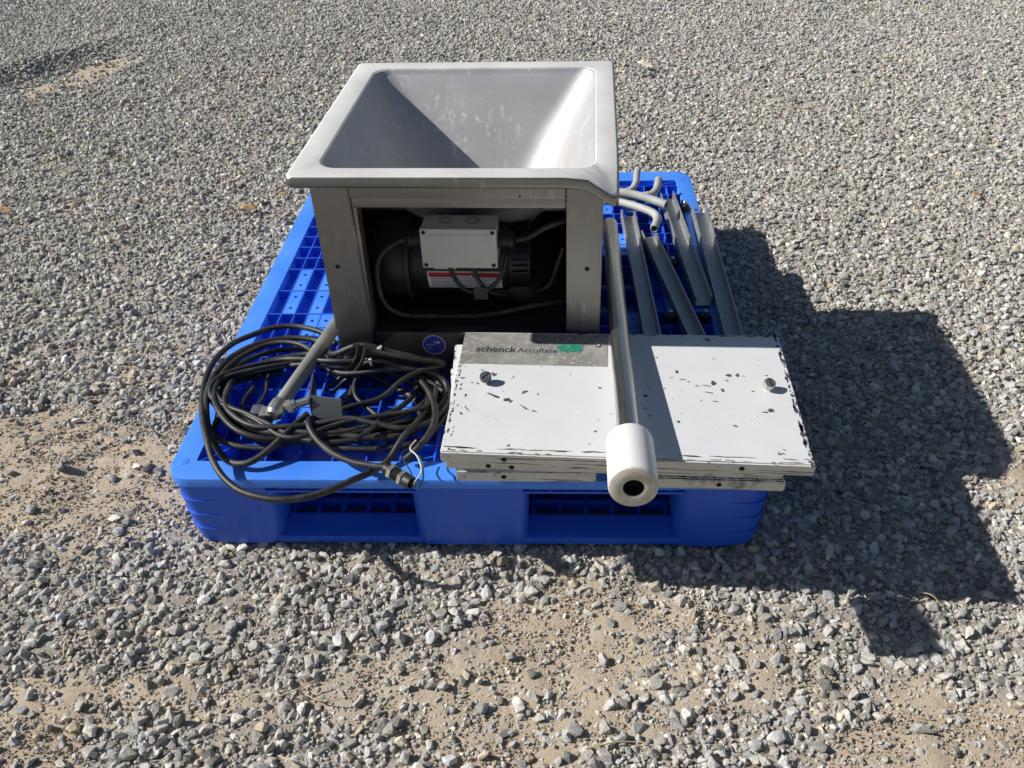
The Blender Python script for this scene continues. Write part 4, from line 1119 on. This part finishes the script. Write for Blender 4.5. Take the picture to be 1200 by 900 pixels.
# ------------------------------------------------------------------ grey arm with swivel clamp and bracket
arm = empty('support_arm', (0.168, 0.128, 0.198))
tag(arm, 'grey pipe with cast swivel clamp and small square bracket lying over the coiled cable', 'pipe')
ao = Vector(arm.location)
a0, a1 = Vector((0.171, 0.137, 0.205)), Vector((0.2395, 0.372, 0.236))
ad = (a1 - a0).normalized()
lathe('pipe', [(0, 0), (0.0125, 0), (0.0130, 0.001), (0.0130, 0.150), (0.0138, 0.151), (0.0138, 0.157), (0.0130, 0.158), (0.0130, (a1 - a0).length), (0, (a1 - a0).length)], a0 - ao, ad, MAT['pipe'], arm, 24)
bm = bmesh.new()
add_lathe(bm, [(0, -0.022), (0.011, -0.022), (0.0155, -0.016), (0.0165, -0.004), (0.0160, 0.008), (0.0145, 0.012), (0, 0.012)], 12, axis_mat(a0 - ao, ad))
link('swivel_clamp', fin(bm, 'swivel_clamp', 25), MAT['fitting'], arm)
box('clamp_ear', -0.028, -0.004, -0.012, 0.014, -0.012, 0.006, MAT['fitting'], arm, 0.003)
box('clamp_ear', -0.050, -0.029, 0.004, 0.030, -0.014, -0.003, MAT['bracket'], arm, 0.002)
s0, s1 = Vector((0.184, 0.132, 0.207)), Vector((0.240, 0.152, 0.215))
sdv = (s1 - s0).normalized()
lathe('clamp_nut', [(0, 0.004), (0.0125, 0.004), (0.0125, 0.013), (0, 0.013)], s0 - ao, sdv, MAT['fitting'], arm, 6)
lathe('clamp_collar', [(0.007, 0.013), (0.0105, 0.013), (0.0105, 0.019), (0.007, 0.019)], s0 - ao, sdv, MAT['fitting'], arm, 16)
lathe('stub_rod', [(0, 0.0), (0.0072, 0.0), (0.0072, (s1 - s0).length), (0, (s1 - s0).length)], s0 - ao, sdv, MAT['fitting'], arm, 16)
# L bracket: one leaf edge-on, the other facing the front
bz = 0.190
bm = bmesh.new()
pf = [(0.2340, 0.1230), (0.2890, 0.1120)]; th = 0.003
def leaf_pl(P, h0, h1, n, sh=(0, 0)):
    (x0, y0), (x1, y1) = P
    nx_, ny_ = n
    vs = [bm.verts.new((x0 - ao.x, y0 - ao.y, h0 - ao.z)), bm.verts.new((x1 - ao.x, y1 - ao.y, h0 - ao.z)), bm.verts.new((x1 - ao.x, y1 - ao.y + sh[1], h1 - ao.z)), bm.verts.new((x0 - ao.x, y0 - ao.y + sh[1], h1 - ao.z))]
    vb = [bm.verts.new(v.co + Vector((nx_ * th, ny_ * th, 0))) for v in vs]
    for f in [(0,1,2,3)]: bm.faces.new([vs[i] for i in f]); bm.faces.new([vb[i] for i in f[::-1]])
    for k in range(4): bm.faces.new((vs[k], vs[(k + 1) % 4], vb[(k + 1) % 4], vb[k]))
leaf_pl(pf, 0.1935, 0.2330, (0.0, 1.0), (0, 0.010))
link('bracket_plate', fin(bm, 'bracket_plate'), MAT['bracket'], arm)
bm = bmesh.new()
leaf_pl([(0.2338, 0.1265), (0.2235, 0.2020)], 0.1935, 0.2310, (-1.0, 0.0))
link('bracket_leaf', fin(bm, 'bracket_leaf'), MAT['bracket'], arm)

# ------------------------------------------------------------------ dry straw, leaves and single stones on the gravel
def gz(x, y): return float(hgt(np.array([x]), np.array([y]))[0])
def straw(pts, r, label):
    P = [Vector((x, y, gz(x, y) + h)) for x, y, h in pts]
    path = [p - P[0] for p in catmull(P, 6)]
    bm = bmesh.new(); add_tube(bm, path, r, 6, True, lambda s: r * (1.0 - 0.5 * s))
    o = link('straw', fin(bm, 'straw', 60), MAT['straw'], None, loc=P[0]); tag(o, label, 'straw', 'dry straws lying on the gravel')
straw([(0.235, -0.303, 0.014), (0.265, -0.292, 0.018), (0.294, -0.276, 0.022)], 0.0014, 'straight dry straw beside the curved one on the stones')
straw([(0.281, -0.294, 0.014), (0.300, -0.305, 0.016), (0.320, -0.308, 0.018), (0.340, -0.303, 0.018), (0.356, -0.290, 0.016)], 0.0012, 'thin curved dry straw on the stones')
straw([(0.059, -0.247, 0.012), (0.090, -0.246, 0.015), (0.118, -0.241, 0.014)], 0.0012, 'short dry straw out from the corner with stepped edges')
straw([(0.265, -0.394, 0.014), (0.283, -0.402, 0.018), (0.305, -0.415, 0.014)], 0.0014, 'dry straw farthest out from the pallet front')
straw([(-0.116, -0.237, 0.012), (-0.122, -0.218, 0.016), (-0.118, -0.201, 0.014)], 0.0016, 'short thick dry straw standing off the pallet corner')
straw([(0.700, -0.371, 0.010), (0.745, -0.361, 0.012), (0.784, -0.360, 0.010)], 0.0014, 'straight dry straw lying on the bare earth patch')
straw([(0.872, -0.155, 0.012), (0.886, -0.125, 0.024), (0.893, -0.096, 0.022)], 0.0012, 'dry straw just outside the shadow of the panels')
straw([(1.247, -0.091, 0.014), (1.262, -0.103, 0.022), (1.274, -0.121, 0.016)], 0.0010, 'thin dry straw at the tip of the shadow')
straw([(-0.269, 0.480, 0.010), (-0.247, 0.487, 0.014), (-0.226, 0.497, 0.012)], 0.0022, 'pale stick lying past the tyre marks')
def leaf(x, y, L, W, rz, mat, label, h=0.012):
    n = 7; bm = bmesh.new(); rows = []
    for i in range(n + 1):
        s = i / n; w = W * math.sin(math.pi * (0.06 + 0.92 * s)) ** 0.8 * 0.5
        zz = 0.004 * math.sin(3.0 * s) + 0.002 * math.sin(9 * s)
        rows.append([bm.verts.new((L * (s - 0.5), -w, zz + 0.3 * w)), bm.verts.new((L * (s - 0.5), 0, zz)), bm.verts.new((L * (s - 0.5), w, zz + 0.45 * w))])
    for a, b in zip(rows, rows[1:]):
        bm.faces.new((a[0], b[0], b[1], a[1])); bm.faces.new((a[1], b[1], b[2], a[2]))
    o = link('dry_leaf', fin(bm, 'dry_leaf', 60), mat, None, loc=(x, y, gz(x, y) + h + 0.004), rot=(0.15, 0.2, rz))
    o.modifiers.new('thickness', 'SOLIDIFY').thickness = 0.0006
    tag(o, label, 'leaf', 'dry leaves on the gravel')
leaf(1.020, 2.611, 0.080, 0.026, -0.5, MAT['leaf_pale'], 'long pale dry leaf on the gravel beyond the hopper', 0.020)
leaf(-0.262, 1.345, 0.050, 0.026, 0.3, MAT['leaf'], 'brown dry leaf on the gravel beside the far half of the pallet', 0.014)
leaf(-1.020, 1.349, 0.055, 0.026, 0.1, MAT['leaf'], 'brown dry leaf far out on the gravel from the pallet', 0.014)
leaf(-0.176, 1.427, 0.035, 0.018, 1.0, MAT['leaf'], 'small brown leaf just off the far corner beside the hopper', 0.014)
leaf(1.871, 1.372, 0.035, 0.022, 0.6, MAT['leaf'], 'small orange brown leaf on the open gravel past the shadow', 0.014)
leaf(1.498, 1.292, 0.032, 0.020, 2.0, MAT['leaf_pale'], 'small yellowish leaf on the gravel near the shadow edge', 0.014)
leaf(1.121, -0.010, 0.045, 0.012, 1.2, MAT['leaf_pale'], 'narrow yellowish leaf lying in the shadow beside the pallet', 0.014)
def lone_stone(x, y, d, k, col, label):
    src = proto.objects[k].data.copy(); src.name = 'loose_stone'
    src.transform(Matrix.Scale(d, 4)); src.materials.clear()
    o = link('loose_stone', src, plain('loose_stone_rock', col, 0.85, 0, 0.25, 220, 0.5), None, loc=(x, y, gz(x, y) + d * 0.26), rot=(0.2, 0.1, k))
    tag(o, label, 'stone', 'single larger stones on the bare earth')
lone_stone(-0.016, -0.229, 0.030, 2, (0.16, 0.15, 0.14), 'dark brownish stone sitting proud on the bare earth off the pallet corner')
lone_stone(0.519, -0.252, 0.022, 5, (0.50, 0.46, 0.38), 'pale tan stone at the edge of a bare earth patch')
lone_stone(0.548, -0.305, 0.026, 7, (0.36, 0.36, 0.36), 'grey stone resting on the bare earth patch')
lone_stone(-0.215, 0.185, 0.026, 9, (0.42, 0.41, 0.39), 'light stone lying on the tyre marks')
lone_stone(-0.330, 0.090, 0.030, 11, (0.36, 0.35, 0.34), 'grey stone at the near side of the tyre marks')
lone_stone(1.180, -0.330, 0.034, 3, (0.40, 0.40, 0.39), 'light grey stone on the bare earth past the shadow of the rod')
